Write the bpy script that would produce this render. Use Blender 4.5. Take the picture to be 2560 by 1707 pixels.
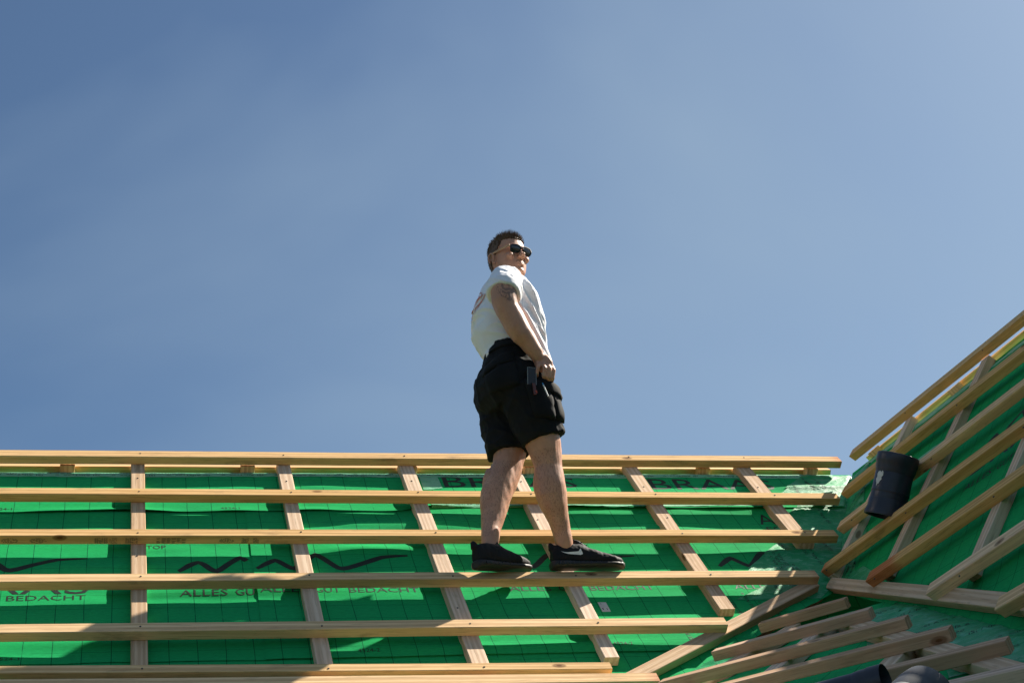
import bpy, bmesh, math, random
from mathutils import Vector, Matrix, noise

for o in list(bpy.data.objects):
    bpy.data.objects.remove(o)
scene = bpy.context.scene
R = math.radians
V = Vector

# ------------------------------------------------------------------ camera
CAM_Z = 1.65
cam = bpy.data.cameras.new("camera")
cam_o = bpy.data.objects.new("camera", cam)
scene.collection.objects.link(cam_o)
RX = V((0.96739, -0.23764, -0.08771))
DN = V((0.03742, 0.47652, -0.87836))
FW = V((0.25053, 0.84644, 0.46988))
cm = Matrix.Identity(4)
for i in range(3):
    cm[i][0], cm[i][1], cm[i][2] = RX[i], -DN[i], -FW[i]
cam_o.matrix_world = Matrix.Translation((0, 0, CAM_Z)) @ cm
cam.sensor_width = 36
cam.lens = 47.83
cam.shift_x = 0.0498
cam.shift_y = -0.0059
cam.clip_start = 0.1
cam.clip_end = 5000
scene.camera = cam_o

# ------------------------------------------------------------------ light
SUN_DIR = V((2.38, 0.52, 2.27)).normalized()      # towards the sun: high on the right, a little behind the ridge
EL = math.asin(SUN_DIR.z)
AZ = math.atan2(SUN_DIR.x, SUN_DIR.y)
world = bpy.data.worlds.new("World")
scene.world = world
world.use_nodes = True
wn = world.node_tree
for n_ in list(wn.nodes):
    wn.nodes.remove(n_)
sky = wn.nodes.new("ShaderNodeTexSky")
sky.sky_type = 'NISHITA'
sky.sun_disc = False
sky.sun_elevation = EL
sky.sun_rotation = AZ
sky.altitude = 100
sky.air_density = 1.0
sky.dust_density = 1.3
sky.ozone_density = 3.0
bg = wn.nodes.new("ShaderNodeBackground")
bg.inputs['Strength'].default_value = 0.05
wo = wn.nodes.new("ShaderNodeOutputWorld")
# thin cirrus veil over the whole sky, in soft streaks
tc = wn.nodes.new("ShaderNodeTexCoord")
mp = wn.nodes.new("ShaderNodeMapping")
mp.inputs['Rotation'].default_value = (0.3, 0.5, 0.6)
mp.inputs['Location'].default_value = (-4.071, 6.600, -8.679)
mp.inputs['Scale'].default_value = (1.0, 2.6, 1.6)
cn = wn.nodes.new("ShaderNodeTexNoise")
cn.inputs['Scale'].default_value = 0.917
cn.inputs['Detail'].default_value = 5
cn.inputs['Roughness'].default_value = 0.50
cn.inputs['Distortion'].default_value = 0.5
cr = wn.nodes.new("ShaderNodeMapRange")
cr.inputs['From Min'].default_value = 0.38
cr.inputs['From Max'].default_value = 0.64
cr.inputs['To Min'].default_value = 0.0
cr.inputs['To Max'].default_value = 0.543
veil = wn.nodes.new("ShaderNodeMix")
veil.data_type = 'RGBA'
tint = wn.nodes.new("ShaderNodeMix")
tint.data_type = 'RGBA'
tint.blend_type = 'MULTIPLY'
tint.inputs[0].default_value = 1.0
tint.inputs[7].default_value = (0.70, 0.795, 0.82, 1)
wn.links.new(tc.outputs['Generated'], mp.inputs['Vector'])
wn.links.new(mp.outputs[0], cn.inputs['Vector'])
wn.links.new(cn.outputs['Fac'], cr.inputs['Value'])
wn.links.new(sky.outputs[0], tint.inputs[6])
wn.links.new(cr.outputs[0], veil.inputs[0])
wn.links.new(tint.outputs[2], veil.inputs[6])
veil.inputs[7].default_value = (2.75, 3.72, 4.72, 1)
wn.links.new(veil.outputs[2], bg.inputs['Color'])
wn.links.new(bg.outputs[0], wo.inputs['Surface'])
sun = bpy.data.lights.new("sun", 'SUN')
sun.energy = 5.0
sun.angle = R(0.53)
sun.color = (1.0, 0.92, 0.79)
sun_o = bpy.data.objects.new("sun", sun)
scene.collection.objects.link(sun_o)
sun_o.rotation_euler = SUN_DIR.to_track_quat('Z', 'Y').to_euler()
sun_o.location = (20, 8, 25)
scene.view_settings.view_transform = 'Standard'
scene.view_settings.look = 'None'
scene.view_settings.gamma = 1
scene.view_settings.exposure = 1.35
scene.view_settings.use_curve_mapping = False

rnd = random.Random(7)

# ------------------------------------------------------------------ helpers
def link(o):
    scene.collection.objects.link(o)
    return o

def wm(o):
    if o.parent:
        return wm(o.parent) @ o.matrix_parent_inverse @ o.matrix_basis
    return o.matrix_basis.copy()

def put(o, parent):
    o.parent = parent
    o.matrix_parent_inverse = wm(parent).inverted()
    return o

def mesh_obj(name, verts, faces, mat, parent=None, mw=None, smooth=False, uv=None):
    me = bpy.data.meshes.new(name)
    me.from_pydata([tuple(v) for v in verts], [], faces)
    if uv is not None:
        lay = me.uv_layers.new(name="UVMap")
        for l in me.loops:
            lay.data[l.index].uv = uv[l.vertex_index]
    me.update()
    if smooth:
        me.polygons.foreach_set("use_smooth", [True] * len(me.polygons))
    if mat:
        me.materials.append(mat)
    o = link(bpy.data.objects.new(name, me))
    if mw is not None:
        o.matrix_world = mw
    if parent:
        put(o, parent)
    return o

def bm_obj(name, bm, mat, parent=None, mw=None, smooth=False):
    me = bpy.data.meshes.new(name)
    bm.to_mesh(me)
    bm.free()
    if smooth:
        me.polygons.foreach_set("use_smooth", [True] * len(me.polygons))
    if mat:
        me.materials.append(mat)
    o = link(bpy.data.objects.new(name, me))
    if mw is not None:
        o.matrix_world = mw
    if parent:
        put(o, parent)
    return o

def empty(name, loc):
    o = link(bpy.data.objects.new(name, None))
    o.location = loc
    o.empty_display_size = 0.2
    return o

def tag(o, label, cat, group=None):
    o["label"] = label
    o["category"] = cat
    if group:
        o["group"] = group
    return o

# ------------------------------------------------------------------ materials
class NT:
    def __init__(self, name):
        self.m = bpy.data.materials.new(name)
        self.m.use_nodes = True
        self.t = self.m.node_tree
        self.b = self.t.nodes["Principled BSDF"]
    def n(self, kind, **kw):
        nd = self.t.nodes.new(kind)
        for k, v in kw.items():
            setattr(nd, k, v)
        return nd
    def l(self, a, b):
        self.t.links.new(a, b)
    def val(self, node, **kw):
        for k, v in kw.items():
            node.inputs[k].default_value = v
    def mapping(self, src, scale, loc=(0, 0, 0)):
        mp = self.n("ShaderNodeMapping")
        mp.inputs['Scale'].default_value = scale
        mp.inputs['Location'].default_value = loc
        self.l(src, mp.inputs['Vector'])
        return mp.outputs[0]
    def noise(self, vec, scale=5, detail=4, rough=0.55, dist=0.0):
        nd = self.n("ShaderNodeTexNoise")
        nd.inputs['Scale'].default_value = scale
        nd.inputs['Detail'].default_value = detail
        nd.inputs['Roughness'].default_value = rough
        nd.inputs['Distortion'].default_value = dist
        self.l(vec, nd.inputs['Vector'])
        return nd.outputs['Fac']
    def ramp(self, fac, stops):
        rp = self.n("ShaderNodeValToRGB")
        el = rp.color_ramp.elements
        while len(el) < len(stops):
            el.new(0.5)
        for e, (p, c) in zip(el, stops):
            e.position = p
            e.color = (*c, 1) if len(c) == 3 else c
        self.l(fac, rp.inputs['Fac'])
        return rp.outputs['Color']
    def mix(self, fac, a, b, mode='MIX'):
        mx = self.n("ShaderNodeMix", data_type='RGBA', blend_type=mode)
        for sock, v in ((mx.inputs[0], fac), (mx.inputs[6], a), (mx.inputs[7], b)):
            if hasattr(v, 'links'):
                self.l(v, sock)
            elif isinstance(v, (int, float)):
                sock.default_value = v
            else:
                sock.default_value = (*v, 1)
        return mx.outputs[2]
    def math(self, op, a, b=None, c=None, clamp=False):
        nd = self.n("ShaderNodeMath", operation=op, use_clamp=clamp)
        for i, v in enumerate((a, b, c)):
            if v is None:
                continue
            if hasattr(v, 'links'):
                self.l(v, nd.inputs[i])
            else:
                nd.inputs[i].default_value = v
        return nd.outputs[0]
    def bump(self, h, strength=0.3, dist=0.005):
        bp = self.n("ShaderNodeBump")
        bp.inputs['Strength'].default_value = strength
        bp.inputs['Distance'].default_value = dist
        self.l(h, bp.inputs['Height'])
        self.l(bp.outputs[0], self.b.inputs['Normal'])
    def coord(self, which='Object'):
        return self.n("ShaderNodeTexCoord").outputs[which]
    def sep(self, vec):
        s_ = self.n("ShaderNodeSeparateXYZ")
        self.l(vec, s_.inputs[0])
        return s_.outputs

def plain(name, col, rough=0.6, spec=0.5, metal=0.0, var=0.15, scale=40):
    t = NT(name)
    f = t.noise(t.coord(), scale, 4)
    c = t.ramp(f, [(0.3, tuple(x * (1 - var) for x in col)), (0.7, tuple(min(1, x * (1 + var)) for x in col))])
    t.l(c, t.b.inputs['Base Color'])
    t.val(t.b, Roughness=rough, Metallic=metal)
    t.b.inputs['Specular IOR Level'].default_value = spec
    t.bump(f, 0.08, 0.002)
    return t.m

def wood(name, light, dark, knot=(0.14, 0.062, 0.024)):
    t = NT(name)
    oi = t.n("ShaderNodeObjectInfo")
    co = t.coord()
    off = t.n("ShaderNodeVectorMath", operation='ADD')
    sc = t.n("ShaderNodeVectorMath", operation='SCALE')
    comb = t.n("ShaderNodeCombineXYZ")
    t.l(oi.outputs['Random'], comb.inputs[0])
    t.l(oi.outputs['Random'], comb.inputs[1])
    t.l(comb.outputs[0], sc.inputs[0])
    sc.inputs['Scale'].default_value = 37.0
    t.l(co, off.inputs[0])
    t.l(sc.outputs[0], off.inputs[1])
    p = off.outputs[0]
    # knots: stretched cells, only some of them dark
    vk = t.n("ShaderNodeTexVoronoi")
    vk.inputs['Scale'].default_value = 1.0
    vk.inputs['Randomness'].default_value = 1.0
    t.l(t.mapping(p, (5.0, 11, 11)), vk.inputs['Vector'])
    kd = t.math('MULTIPLY', vk.outputs['Distance'], 1.0)
    pick = t.math('GREATER_THAN', t.sep(vk.outputs['Color'])[0], 0.74)
    # grain that bends around the knots
    bend = t.math('MULTIPLY', t.math('SUBTRACT', 0.5, kd), 0.05)
    g1 = t.noise(t.mapping(p, (0.9, 34, 34)), 1.0, 5, 0.62, 1.2)
    wv = t.n("ShaderNodeTexWave", wave_type='BANDS', bands_direction='Y')
    wv.inputs['Scale'].default_value = 1.0
    wv.inputs['Distortion'].default_value = 10.0
    wv.inputs['Detail'].default_value = 3.0
    wv.inputs['Detail Scale'].default_value = 0.6
    t.l(t.mapping(p, (0.5, 13, 13)), wv.inputs['Vector'])
    g = t.math('ADD', t.math('MULTIPLY', g1, 0.72), t.math('MULTIPLY', wv.outputs['Fac'], 0.28))
    col = t.ramp(g, [(0.18, tuple(x * 0.82 for x in dark)), (0.42, dark), (0.66, light)])
    big = t.noise(t.mapping(p, (0.7, 6, 6)), 1.0, 3)
    col = t.mix(t.math('MULTIPLY', big, 0.35), col, tuple(x * 0.74 for x in light), 'MIX')
    # fine dirt and saw marks
    fine = t.noise(t.mapping(p, (6, 160, 160)), 1.0, 3, 0.7)
    col = t.mix(t.ramp(fine, [(0.34, (0.6, 0.6, 0.6)), (0.47, (0, 0, 0))]), col, tuple(x * 0.6 for x in dark))
    dirt = t.noise(t.mapping(p, (4, 14, 14)), 1.0, 6, 0.7)
    col = t.mix(t.ramp(dirt, [(0.56, (0, 0, 0)), (0.74, (0.55, 0.55, 0.55))]), col, (0.16, 0.11, 0.07))
    kf = t.math('MULTIPLY', t.math('MULTIPLY', t.math('SUBTRACT', 0.17, kd), 11.0, clamp=True), pick, clamp=True)
    ring = t.math('MULTIPLY', t.math('SINE', t.math('MULTIPLY', kd, 60.0)), 0.25)
    kf = t.math('ADD', kf, t.math('MULTIPLY', ring, kf), clamp=True)
    col = t.mix(kf, col, knot)
    # red marking spray at one end
    at = t.n("ShaderNodeAttribute", attribute_type='OBJECT', attribute_name='red_from')
    x = t.sep(co)[0]
    rn = t.noise(t.mapping(co, (30, 30, 30)), 1.0, 3)
    red = t.math('MULTIPLY', t.math('SUBTRACT', t.math('ADD', x, t.math('MULTIPLY', rn, 0.06)), at.outputs['Fac']), 14.0, clamp=True)
    has = t.math('GREATER_THAN', at.outputs['Fac'], 0.001)
    col = t.mix(t.math('MULTIPLY', t.math('MULTIPLY', red, has), 0.55), col, (0.45, 0.06, 0.04))
    # each stick its own tone
    tone = t.math('ADD', t.math('MULTIPLY', oi.outputs['Random'], 0.28), 0.84)
    hsv = t.n("ShaderNodeHueSaturation")
    t.l(col, hsv.inputs['Color'])
    t.l(tone, hsv.inputs['Value'])
    t.l(t.math('ADD', t.math('MULTIPLY', oi.outputs['Random'], -0.35), 1.12), hsv.inputs['Saturation'])
    t.l(hsv.outputs[0], t.b.inputs['Base Color'])
    t.val(t.b, Roughness=0.85)
    t.b.inputs['Specular IOR Level'].default_value = 0.10
    t.bump(t.math('ADD', g, t.math('MULTIPLY', fine, 0.6)), 0.25, 0.0025)
    return t.m

M_BAT = wood("pine_batten", (0.80, 0.53, 0.255), (0.60, 0.355, 0.15))
M_CB = wood("pale_spruce", (0.74, 0.55, 0.385), (0.58, 0.395, 0.255))
M_COR = wood("reddish_pine", (0.62, 0.415, 0.275), (0.46, 0.28, 0.17))

def membrane(name, grid=True, col=(0.013, 0.335, 0.105)):
    t = NT(name)
    uv = t.coord('UV')
    f = t.noise(t.mapping(uv, (14, 60, 1)), 1.0, 5, 0.7)
    f2 = t.noise(t.mapping(uv, (260, 420, 1)), 1.0, 2, 0.6)
    f3 = t.noise(t.mapping(uv, (1.3, 2.2, 1)), 1.0, 3)
    c = t.ramp(f, [(0.28, tuple(x * 0.80 for x in col)), (0.72, tuple(x * 1.18 for x in col))])
    c = t.mix(t.ramp(f2, [(0.45, (0, 0, 0)), (0.75, (0.30, 0.30, 0.30))]), c, (0.03, 0.42, 0.12))
    c = t.mix(t.ramp(f3, [(0.5, (0, 0, 0)), (0.8, (0.22, 0.22, 0.22))]), c, (0.02, 0.20, 0.10))
    h = t.math('ADD', t.math('MULTIPLY', f, 0.5), t.math('MULTIPLY', f2, 0.5))
    if grid:
        wob = t.math('MULTIPLY', t.math('SUBTRACT', t.noise(t.mapping(uv, (1.5, 1.5, 1)), 1.0, 2), 0.5), 0.03)
        s_ = t.sep(uv)
        gx = t.math('FRACT', t.math('DIVIDE', t.math('ADD', s_[0], wob), 0.305))
        gx = t.math('LESS_THAN', t.math('ABSOLUTE', t.math('SUBTRACT', gx, 0.5)), 0.014)
        gy = t.math('FRACT', t.math('DIVIDE', t.math('ADD', t.math('ADD', s_[1], wob), 0.06), 0.27))
        gy = t.math('LESS_THAN', t.math('ABSOLUTE', t.math('SUBTRACT', gy, 0.5)), 0.011)
        br = t.ramp(t.noise(t.mapping(uv, (3, 3, 1), (5, 2, 0)), 1.0, 2), [(0.30, (0.0, 0.0, 0.0)), (0.42, (1, 1, 1))])
        ln = t.math('MULTIPLY', t.math('MAXIMUM', gx, t.math('MULTIPLY', gy, 0.7)), t.sep(br)[0])
        c = t.mix(t.math('MULTIPLY', ln, 0.8), c, (0.004, 0.05, 0.03))
    t.l(c, t.b.inputs['Base Color'])
    t.val(t.b, Roughness=0.85)
    t.b.inputs['Specular IOR Level'].default_value = 0.04
    t.bump(h, 0.25, 0.0015)
    return t.m

M_MEM = membrane("green_underlay")
M_INK = plain("black_print", (0.014, 0.022, 0.018), 0.6, 0.3, var=0.3, scale=60)

def tape_mat(name, pale, green, amount):
    t = NT(name)
    uv = t.coord('UV')
    f = t.noise(t.mapping(uv, (4, 9, 1)), 1.0, 6, 0.65, 1.2)
    f2 = t.noise(t.mapping(uv, (18, 40, 1)), 1.0, 5, 0.7, 0.8)
    c = t.ramp(f, [(amount - 0.10, green), (amount + 0.10, pale)])
    c = t.mix(t.ramp(f2, [(0.55, (0, 0, 0)), (0.75, (0.5, 0.5, 0.5))]), c, tuple(min(1, x * 1.35 + 0.05) for x in pale))
    t.l(c, t.b.inputs['Base Color'])
    t.val(t.b, Roughness=0.5)
    t.b.inputs['Specular IOR Level'].default_value = 0.3
    t.bump(t.math('ADD', f, t.math('MULTIPLY', f2, 0.4)), 0.5, 0.006)
    return t.m

M_TAPE = tape_mat("pale_green_tape", (0.17, 0.46, 0.29), (0.07, 0.36, 0.18), 0.42)
M_VTAPE = tape_mat("crinkled_valley_tape", (0.12, 0.40, 0.25), (0.010, 0.28, 0.10), 0.60)

# ------------------------------------------------------------------ roof frames (unit: one batten spacing)
S = 0.35
class Plane:
    def __init__(self, O, u, v):
        self.O, self.u, self.v = V(O), V(u).normalized(), V(v).normalized()
        self.n = self.u.cross(self.v).normalized()
        if self.n.z < 0:
            self.n = -self.n
    def raw(self, a, b, c=0.0):
        return self.O + self.u * a + self.v * b + self.n * c
    def w(self, a, b, c=0.0):
        q = self.raw(a, b, c) * S
        q.z += CAM_Z
        return q

s1, s2, s3, dl = R(51.6), R(52.3), R(25.0), R(53.03)
MAIN = Plane((0, 16.667, 6.845), (1, 0, 0), (0, math.cos(s1), math.sin(s1)))
SIDE = Plane((10.458, 0, 6.847), (0, 1, 0), (math.cos(s2), 0, math.sin(s2)))
CORN = Plane((6.943, 15.0, 4.2435), (math.cos(dl), -math.sin(dl), 0),
             (math.sin(dl) * math.cos(s3), math.cos(dl) * math.cos(s3), math.sin(s3)))
HB = 0.1205
WB = 0.156
HM = 2 * HB           # underlay lies this far below the outer face of the battens

def cross_a(P, b, Q, c=-HM):
    """a where the underlay of plane P at row b meets the underlay of plane Q"""
    p0 = P.raw(0, b, c)
    q0 = Q.raw(0, 0, c)
    return (q0 - p0).dot(Q.n) / P.u.dot(Q.n)

def ridge_main(x):
    return 0.813 + 0.0186 * x
def ridge_side(y):
    return 0.90 + 0.045 * (max(y, 9.0) - 14.6)

def fold(seed, a, b, amp):
    """wrinkles of the underlay: long folds across the slope, slack between the counter battens"""
    q = noise.noise(V((a * 0.45 + seed, b * 3.4, seed * 1.7)))
    q2 = noise.noise(V((a * 1.9 + seed, b * 7.5, 3.1 + seed)))
    q3 = noise.noise(V((a * 0.9, b * 1.1, 9.3 + seed)))
    r = max(0.0, q) ** 1.5
    return amp * (1.5 * r + 0.35 * q2 * max(0.0, q3 + 0.15) + 0.25 * q3)

def h_main(a, b):
    return fold(2.0, a, b, 0.044)
def h_side(a, b):
    return fold(11.0, a, b, 0.046)
def h_corn(a, b):
    return fold(23.0, a, b, 0.035) + 0.012 * noise.noise(V((a * 6, b * 6, 2.2)))

from mathutils.bvhtree import BVHTree
SURF = {}
def remember(P, o):
    me = o.data
    SURF.setdefault(id(P), []).append(BVHTree.FromPolygons([v.co.copy() for v in me.vertices], [p.vertices[:] for p in me.polygons]))
    return o
def drop(P, a, b, default):
    """height of the uppermost laid sheet at (a, b)"""
    src = P.w(a, b, 0.35)
    best = None
    for t_ in SURF.get(id(P), []):
        hit = t_.ray_cast(src, -P.n, 0.5)
        if hit[0] is not None and (best is None or hit[3] < best[0]):
            best = (hit[3], hit[0])
    return best[1] if best else P.w(a, b, default)

def sheet(name, P, hf, rows, left, right, lift, mat, parent, nx=120, edge_wave=0.0, liftfn=None):
    verts, faces, uv = [], [], []
    nr = len(rows)
    for j, b in enumerate(rows):
        l_, r_ = left(b), right(b)
        for i in range(nx + 1):
            a = l_ + (r_ - l_) * i / nx
            bb = b
            if edge_wave and j == nr - 1:
                bb = b + edge_wave * noise.noise(V((a * 2.2, 5.5, lift * 100)))
            c = -HM + hf(a, bb) + lift + (liftfn(a, bb) if liftfn else 0.0)
            verts.append(P.w(a, bb, c))
            uv.append((a, bb))
    for j in range(nr - 1):
        for i in range(nx):
            k = j * (nx + 1) + i
            faces.append((k, k + nx + 1, k + nx + 2, k + 1))
    o = mesh_obj(name, verts, faces, mat, parent, smooth=True, uv=uv)
    return remember(P, o)

def lin(a, b, n):
    return [a + (b - a) * i / n for i in range(n + 1)]

# ------------------------------------------------------------------ ground
t = NT("ground_grass_and_earth")
co = t.coord()
f = t.noise(co, 0.35, 8, 0.65)
f2 = t.noise(co, 9, 6, 0.7)
c = t.ramp(f, [(0.40, (0.024, 0.036, 0.012)), (0.60, (0.056, 0.042, 0.026))])
c = t.mix(t.math('MULTIPLY', f2, 0.5), c, (0.03, 0.04, 0.015))
t.l(c, t.b.inputs['Base Color'])
t.val(t.b, Roughness=0.95)
t.bump(f2, 0.6, 0.05)
bm = bmesh.new()
bmesh.ops.create_circle(bm, cap_ends=True, segments=96, radius=3000)
g_o = bm_obj("ground", bm, t.m)
g_o["kind"] = "structure"

# ------------------------------------------------------------------ the house
house = empty("house", (1.5, 6.4, 0))
tag(house, "house with an unfinished roof of green underlay sheet and bare pine battens", "house")

def upper(P):                     # rows from top to bottom
    pass

main_right = lambda b: min(cross_a(MAIN, b, SIDE), cross_a(MAIN, b, CORN)) + 0.05
side_far = lambda b: min(cross_a(SIDE, b, MAIN), cross_a(SIDE, b, CORN)) + 0.05
corn_l = lambda b: cross_a(CORN, b, MAIN) - 0.05
corn_r = lambda b: cross_a(CORN, b, SIDE) + 0.05
XL = -8.0

# roof planes: a boarded deck just beneath the underlay, one part each
M_DECK = wood("deck_boards", (0.45, 0.33, 0.2), (0.34, 0.23, 0.13))
def deck(name, P, rows, left, right):
    verts, faces = [], []
    for c in (-HM - 0.13, -HM - 0.20):
        for b in rows:
            verts.append(P.w(left(b), b, c))
            verts.append(P.w(right(b), b, c))
    n = len(rows)
    for j in range(n - 1):
        faces.append((2 * j, 2 * j + 2, 2 * j + 3, 2 * j + 1))
        k = 2 * n + 2 * j
        faces.append((k, k + 1, k + 3, k + 2))
        faces.append((2 * j, k, k + 2, 2 * j + 2))
        faces.append((2 * j + 1, 2 * j + 3, k + 3, k + 1))
    faces.append((0, 1, 2 * n + 1, 2 * n))
    faces.append((2 * n - 2, 4 * n - 2, 4 * n - 1, 2 * n - 1))
    return mesh_obj(name, verts, faces, M_DECK, house)

main_roof = deck("main_roof", MAIN, lin(0.74, -5.4, 24), lambda b: XL, lambda b: main_right(b) - 0.2)
main_roof["label"] = "sunlit roof slope of green underlay under the standing man"
side_roof = deck("side_roof", SIDE, lin(0.60, -6.2, 24), lambda b: -2.0, lambda b: max(5.6, side_far(b) - 0.2))
side_roof["label"] = "shaded roof slope with steep battens and the dark pipe"
corner_roof = deck("corner_roof", CORN, lin(-0.6, -6.4, 24), lambda b: corn_l(b) + 0.15, lambda b: max(corn_l(b) + 0.2, corn_r(b) - 0.15))
corner_roof["label"] = "low shaded infill slope between the two main slopes"

# underlay strips
xr = lambda b: main_right(b)
lower_edge = lambda a: 0.0
# main slope: top strip, two sheets in the middle row, bottom strip
def top_rows(nx=200):
    verts, faces, uv = [], [], []
    rows = lin(1.0, 0.0, 34)
    for r_ in rows:
        for i in range(nx + 1):
            u_ = i / nx
            # parametrize between ridge line and the lap line
            b_guess = 0.9 * r_ - 0.24 * (1 - r_)
            a = XL + (main_right(b_guess) - XL) * u_
            bt = ridge_main(a)
            bl = -0.235 + 0.014 * a if a < 4.2 else -0.06
            if 3.9 < a < 4.3:
                bl = -0.18 + (a - 3.9) / 0.4 * 0.12
            b = bl + (bt - bl) * r_
            if r_ == 0.0:
                b += 0.012 * noise.noise(V((a * 2.0, 1.0, 0)))
            curl = 0.02 * max(0, 1 - r_ * 9) * (0.6 + noise.noise(V((a * 1.3, 7, 1))))
            cap = -0.02 * max(0.0, (r_ - 0.93) / 0.07)
            c = -HM + h_main(a, b) * (1 - r_ ** 6) + 0.022 + curl + cap
            verts.append(MAIN.w(a, b, c))
            uv.append((a, b))
    for j in range(len(rows) - 1):
        for i in range(nx):
            k = j * (nx + 1) + i
            faces.append((k, k + nx + 1, k + nx + 2, k + 1))
    return remember(MAIN, mesh_obj("underlay_sheet", verts, faces, M_MEM, main_roof, smooth=True, uv=uv))
top_rows()
LAP = 1.80
sheet("underlay_sheet", MAIN, h_main, lin(0.02, -3.36, 110), lambda b: XL, lambda b: LAP + 0.08, 0.0, M_MEM, main_roof, 110, 0.014)
sheet("underlay_sheet", MAIN, h_main, lin(0.02, -3.36, 110), lambda b: LAP + 0.012 * noise.noise(V((b * 2.5, 0, 4))), xr, 0.011, M_MEM, main_roof, 130, 0.014)
sheet("underlay_sheet", MAIN, h_main, lin(-3.22, -5.5, 40), lambda b: XL, xr, -0.012, M_MEM, main_roof, 150)
# side slope
def side_top():
    verts, faces, uv = [], [], []
    nx = 190
    rows = lin(1.0, 0.0, 26)
    for r_ in rows:
        for i in range(nx + 1):
            b_g = 0.9 * r_ - 0.62 * (1 - r_)
            a = -2.0 + (side_far(b_g) + 2.0) * i / nx
            bt, bl = ridge_side(a), -0.62
            b = bl + (bt - bl) * r_
            c = -HM + h_side(a, b) * (1 - r_ ** 6) + 0.016
            verts.append(SIDE.w(a, b, c))
            uv.append((a, b))
    for j in range(len(rows) - 1):
        for i in range(nx):
            k = j * (nx + 1) + i
            faces.append((k, k + nx + 1, k + nx + 2, k + 1))
    return remember(SIDE, mesh_obj("underlay_sheet", verts, faces, M_MEM, side_roof, smooth=True, uv=uv))
side_top()
sheet("underlay_sheet", SIDE, h_side, lin(-0.5, -3.3, 70), lambda b: -2.0, side_far, 0.0, M_MEM, side_roof, 180, 0.02)
sheet("underlay_sheet", SIDE, h_side, lin(-3.15, -6.3, 60), lambda b: -2.0, lambda b: max(5.55, side_far(b)), -0.014, M_MEM, side_roof, 80)
# corner slope
sheet("underlay_sheet", CORN, h_corn, lin(0.42, -6.5, 90), corn_l, lambda b: max(corn_l(b) + 0.02, corn_r(b)), 0.0, M_MEM, corner_roof, 90)

# far sides of both ridges, closing the roof
def back_quad(name, pts, par):
    o = mesh_obj(name, pts, [(0, 1, 2, 3)], M_MEM, par, uv=[(0, 0), (9, 0), (9, 4), (0, 4)])
    so = o.modifiers.new("thickness", 'SOLIDIFY')
    so.thickness = 0.01
    so.offset = -1
    return o
va = lambda x: MAIN.w(x, ridge_main(x), -HM + 0.0)
RB = V((0, math.cos(s1), -math.sin(s1)))
RBN = V((0, math.sin(s1), math.cos(s1)))
SBV = V((math.cos(s2), 0, -math.sin(s2)))
SBN = V((math.sin(s2), 0, math.cos(s2)))
sa = lambda y: SIDE.w(y, ridge_side(y), -HM + 0.0)
corner_top = (va(11.1) + sa(17.2)) / 2
down = 2.6
back_quad("back_slope", [va(XL), va(11.0), va(11.0) + RB * down + V((RB.y * down, 0, 0)), va(XL) + RB * down], main_roof)
back_quad("back_slope", [sa(17.2), sa(-2.0), sa(-2.0) + SBV * down, sa(17.2) + SBV * down + V((0, SBV.x * down, 0))], side_roof)

# ------------------------------------------------------------------ beams
def beam(name, p0, p1, nrm, w, h, mat, parent, red=0.0, bow=0.003, seg=14, flip=False, seed=None):
    """p0->p1 is the upper outer edge; nrm points away from the roof; the beam extends w across and h down"""
    X = (p1 - p0)
    L = X.length
    X = X / L
    Z = (nrm - X * nrm.dot(X)).normalized()
    Y = Z.cross(X)
    if flip:
        X = -X
        Y = -Y
        p0 = p1
    sd = rnd.random() * 100 if seed is None else seed
    ys = -1 if not flip else 1
    e = 0.0022
    prof = [(0, -e), (e, 0), (w - e, 0), (w, -e), (w, -h + e), (w - e, -h), (e, -h), (0, -h + e)]
    verts, faces = [], []
    for i in range(seg + 1):
        x = L * i / seg
        dy = bow * noise.noise(V((x * 0.9, sd, 0)))
        dz = bow * 0.6 * noise.noise(V((x * 1.1, sd, 5)))
        wv = 1 + 0.02 * noise.noise(V((x * 2, sd, 9)))
        for (py, pz) in prof:
            verts.append((x, ys * py * wv + dy, pz + dz))
    k = len(prof)
    for i in range(seg):
        for j in range(k):
            a, b = i * k + j, i * k + (j + 1) % k
            faces.append((a, b, b + k, a + k) if ys < 0 else (a, a + k, b + k, b))
    f0 = list(range(k)); f1 = list(range(seg * k, seg * k + k))
    faces.append(tuple(reversed(f0)) if ys < 0 else tuple(f0))
    faces.append(tuple(f1) if ys < 0 else tuple(reversed(f1)))
    mw = Matrix.Identity(4)
    for i in range(3):
        mw[i][0], mw[i][1], mw[i][2], mw[i][3] = X[i], Y[i], Z[i], p0[i]
    o = mesh_obj(name, verts, faces, mat, parent, mw)
    bm = bmesh.new(); bm.from_mesh(o.data); bmesh.ops.recalc_face_normals(bm, faces=bm.faces[:]); bm.to_mesh(o.data); bm.free()
    if red:
        o["red_from"] = red if red > 0 else L + red
    else:
        o["red_from"] = 0.0
    return o

def ext(p, q, a):                 # point of the line p-q at a
    k = (a - p[0]) / (q[0] - p[0])
    return (a, p[1] + (q[1] - p[1]) * k)

def pbeam(P, name, q0, q1, c, parent, mat=M_BAT, w=WB, h=HB, **kw):
    return beam(name, P.w(q0[0], q0[1], c), P.w(q1[0], q1[1], c), P.n, w * S, h * S, mat, parent, **kw)

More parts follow.
